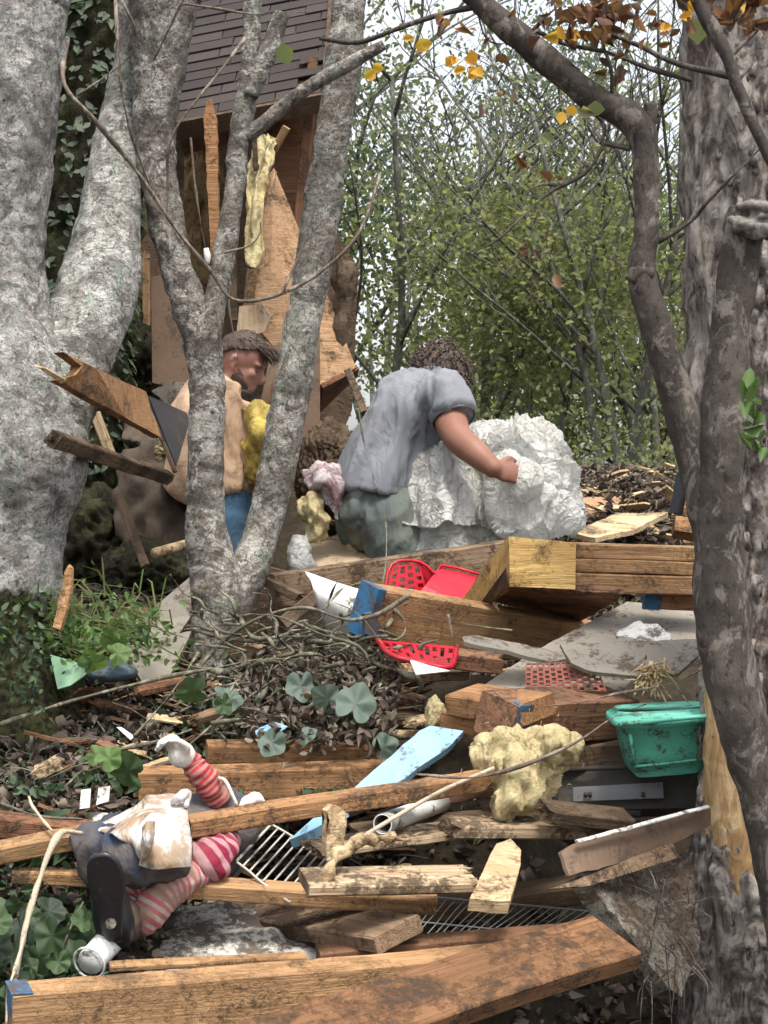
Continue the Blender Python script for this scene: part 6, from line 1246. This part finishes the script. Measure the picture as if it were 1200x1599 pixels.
    for s, l in S: leafy('wilted_leaf', l, [s], WILT, 0, int(s[0]), 'leaf', 5)
    S = [((145, 1035, 5.3, 24), 'bright green leaf between the pale sheet and the blue bundle'), ((185, 1020, 5.35, 20), 'bright green leaf above the blue bundle'), ((178, 1000, 5.4, 22), 'curled green leaf against the muddy boards'), ((300, 1080, 5.0, 26), 'green leaf hanging below the forked trunk'), ((222, 985, 5.5, 15), 'small green leaf on the grey beige board'), ((150, 1180, 4.8, 18), 'green leaf above the white cards'), ((200, 1205, 4.75, 34), 'big dark green leaf behind the raised doll hand'), ((170, 1185, 4.7, 22), 'pale rolled leaf above the raised doll hand'), ((120, 970, 5.5, 22), 'bright green leaf beside the split stake'), ((350, 1100, 4.95, 18), 'green leaf in the middle of the vines')]
    for s, l in S: leafy('green_leaf', l, [s], FRESH if s[0] < 200 and s[1] < 1190 else VINEL, 0, int(s[1]), 'leaf', 5)
    rr = random.Random(2); 
    leafy('ground_ivy', 'dark broad leaved ivy in the bottom left corner', [(rr.uniform(-10, 130), rr.uniform(1410, 1600), rr.uniform(3.9, 4.3), rr.uniform(14, 32)) for _ in range(46)], VINEL, 0, 3, 'ivy')['kind'] = 'stuff'
    # grass and weed sprays at the foot of the large trunk
    mb = MB()
    for k in range(240):
        x = rr.gauss(110, 75); y = rr.gauss(985, 26); Y = 5.5; c = W(x, y, Y); a = rr.uniform(-1.3, 1.3); L = rr.uniform(.06, .22); d = Vector((math.sin(a), rr.uniform(-.5, .2), math.cos(a)*.8)); q = c+d*L*.6; t = c+d*L+Vector((math.sin(a)*.05, 0, -.04)); s = Vector((.0025, 0, .001)); mb.add([c-s, c+s, q+s, q-s, t], [(0, 1, 2, 3), (3, 2, 4)])
    tag(mb.make('weed_blades', GRASS), 'pale grass blades at the foot of the large trunk', kind='stuff')
    C = []; N = []
    for k in range(520):
        x = rr.gauss(120, 80); y = rr.gauss(990, 30); C.append(W(x, y, 5.5+rr.gauss(0, .12))); N.append((rr.gauss(0, .8), -1, rr.gauss(.4, .6)))
    tag(leafmesh('weeds', C, N, .026, FRESH, seed=4, curl=.5), 'small green weeds at the foot of the large trunk', kind='stuff')
    C = []; N = []
    for k in range(130): C.append(W(rr.uniform(-30, 70), rr.uniform(945, 1120), 5.16-rr.random()*.12)); N.append((rr.gauss(0, .8), -1, rr.gauss(.5, .6)))
    tag(leafmesh('moss_weeds', C, N, .026, VINEL, seed=24, curl=.5), 'small dark weeds growing over the mossy foot of the large trunk', kind='stuff')
    C = []; N = []
    for k in range(900):
        x = rr.uniform(0, 560); y = rr.uniform(1040, 1240); C.append(W(x, y, 6-(y-1050)/150*.8-.12)); N.append((rr.gauss(0, .8), -1, rr.gauss(.6, .6)))
    C = [Vector((c.x, c.y, max(c.z, ground(c.x, c.y)+.02))) for c in C]
    tag(leafmesh('creeping_weeds', C, N, .03, VINEL, seed=7, curl=.5), 'dark creeping weeds scattered over the litter', kind='stuff')
    C = []; N = []
    for k in range(1100):
        x = rr.uniform(380, 620); y = rr.gauss(1085, 35); C.append(W(x, y, 5.75-(y-960)*.0045+rr.gauss(0, .04))); N.append((rr.gauss(0, .8), -.6, rr.gauss(.6, .6)))
    tag(leafmesh('dry_leaves', C, N, .028, LITTER, seed=17, curl=.9), 'dry curled leaves caught in the vines', kind='stuff')
vines()
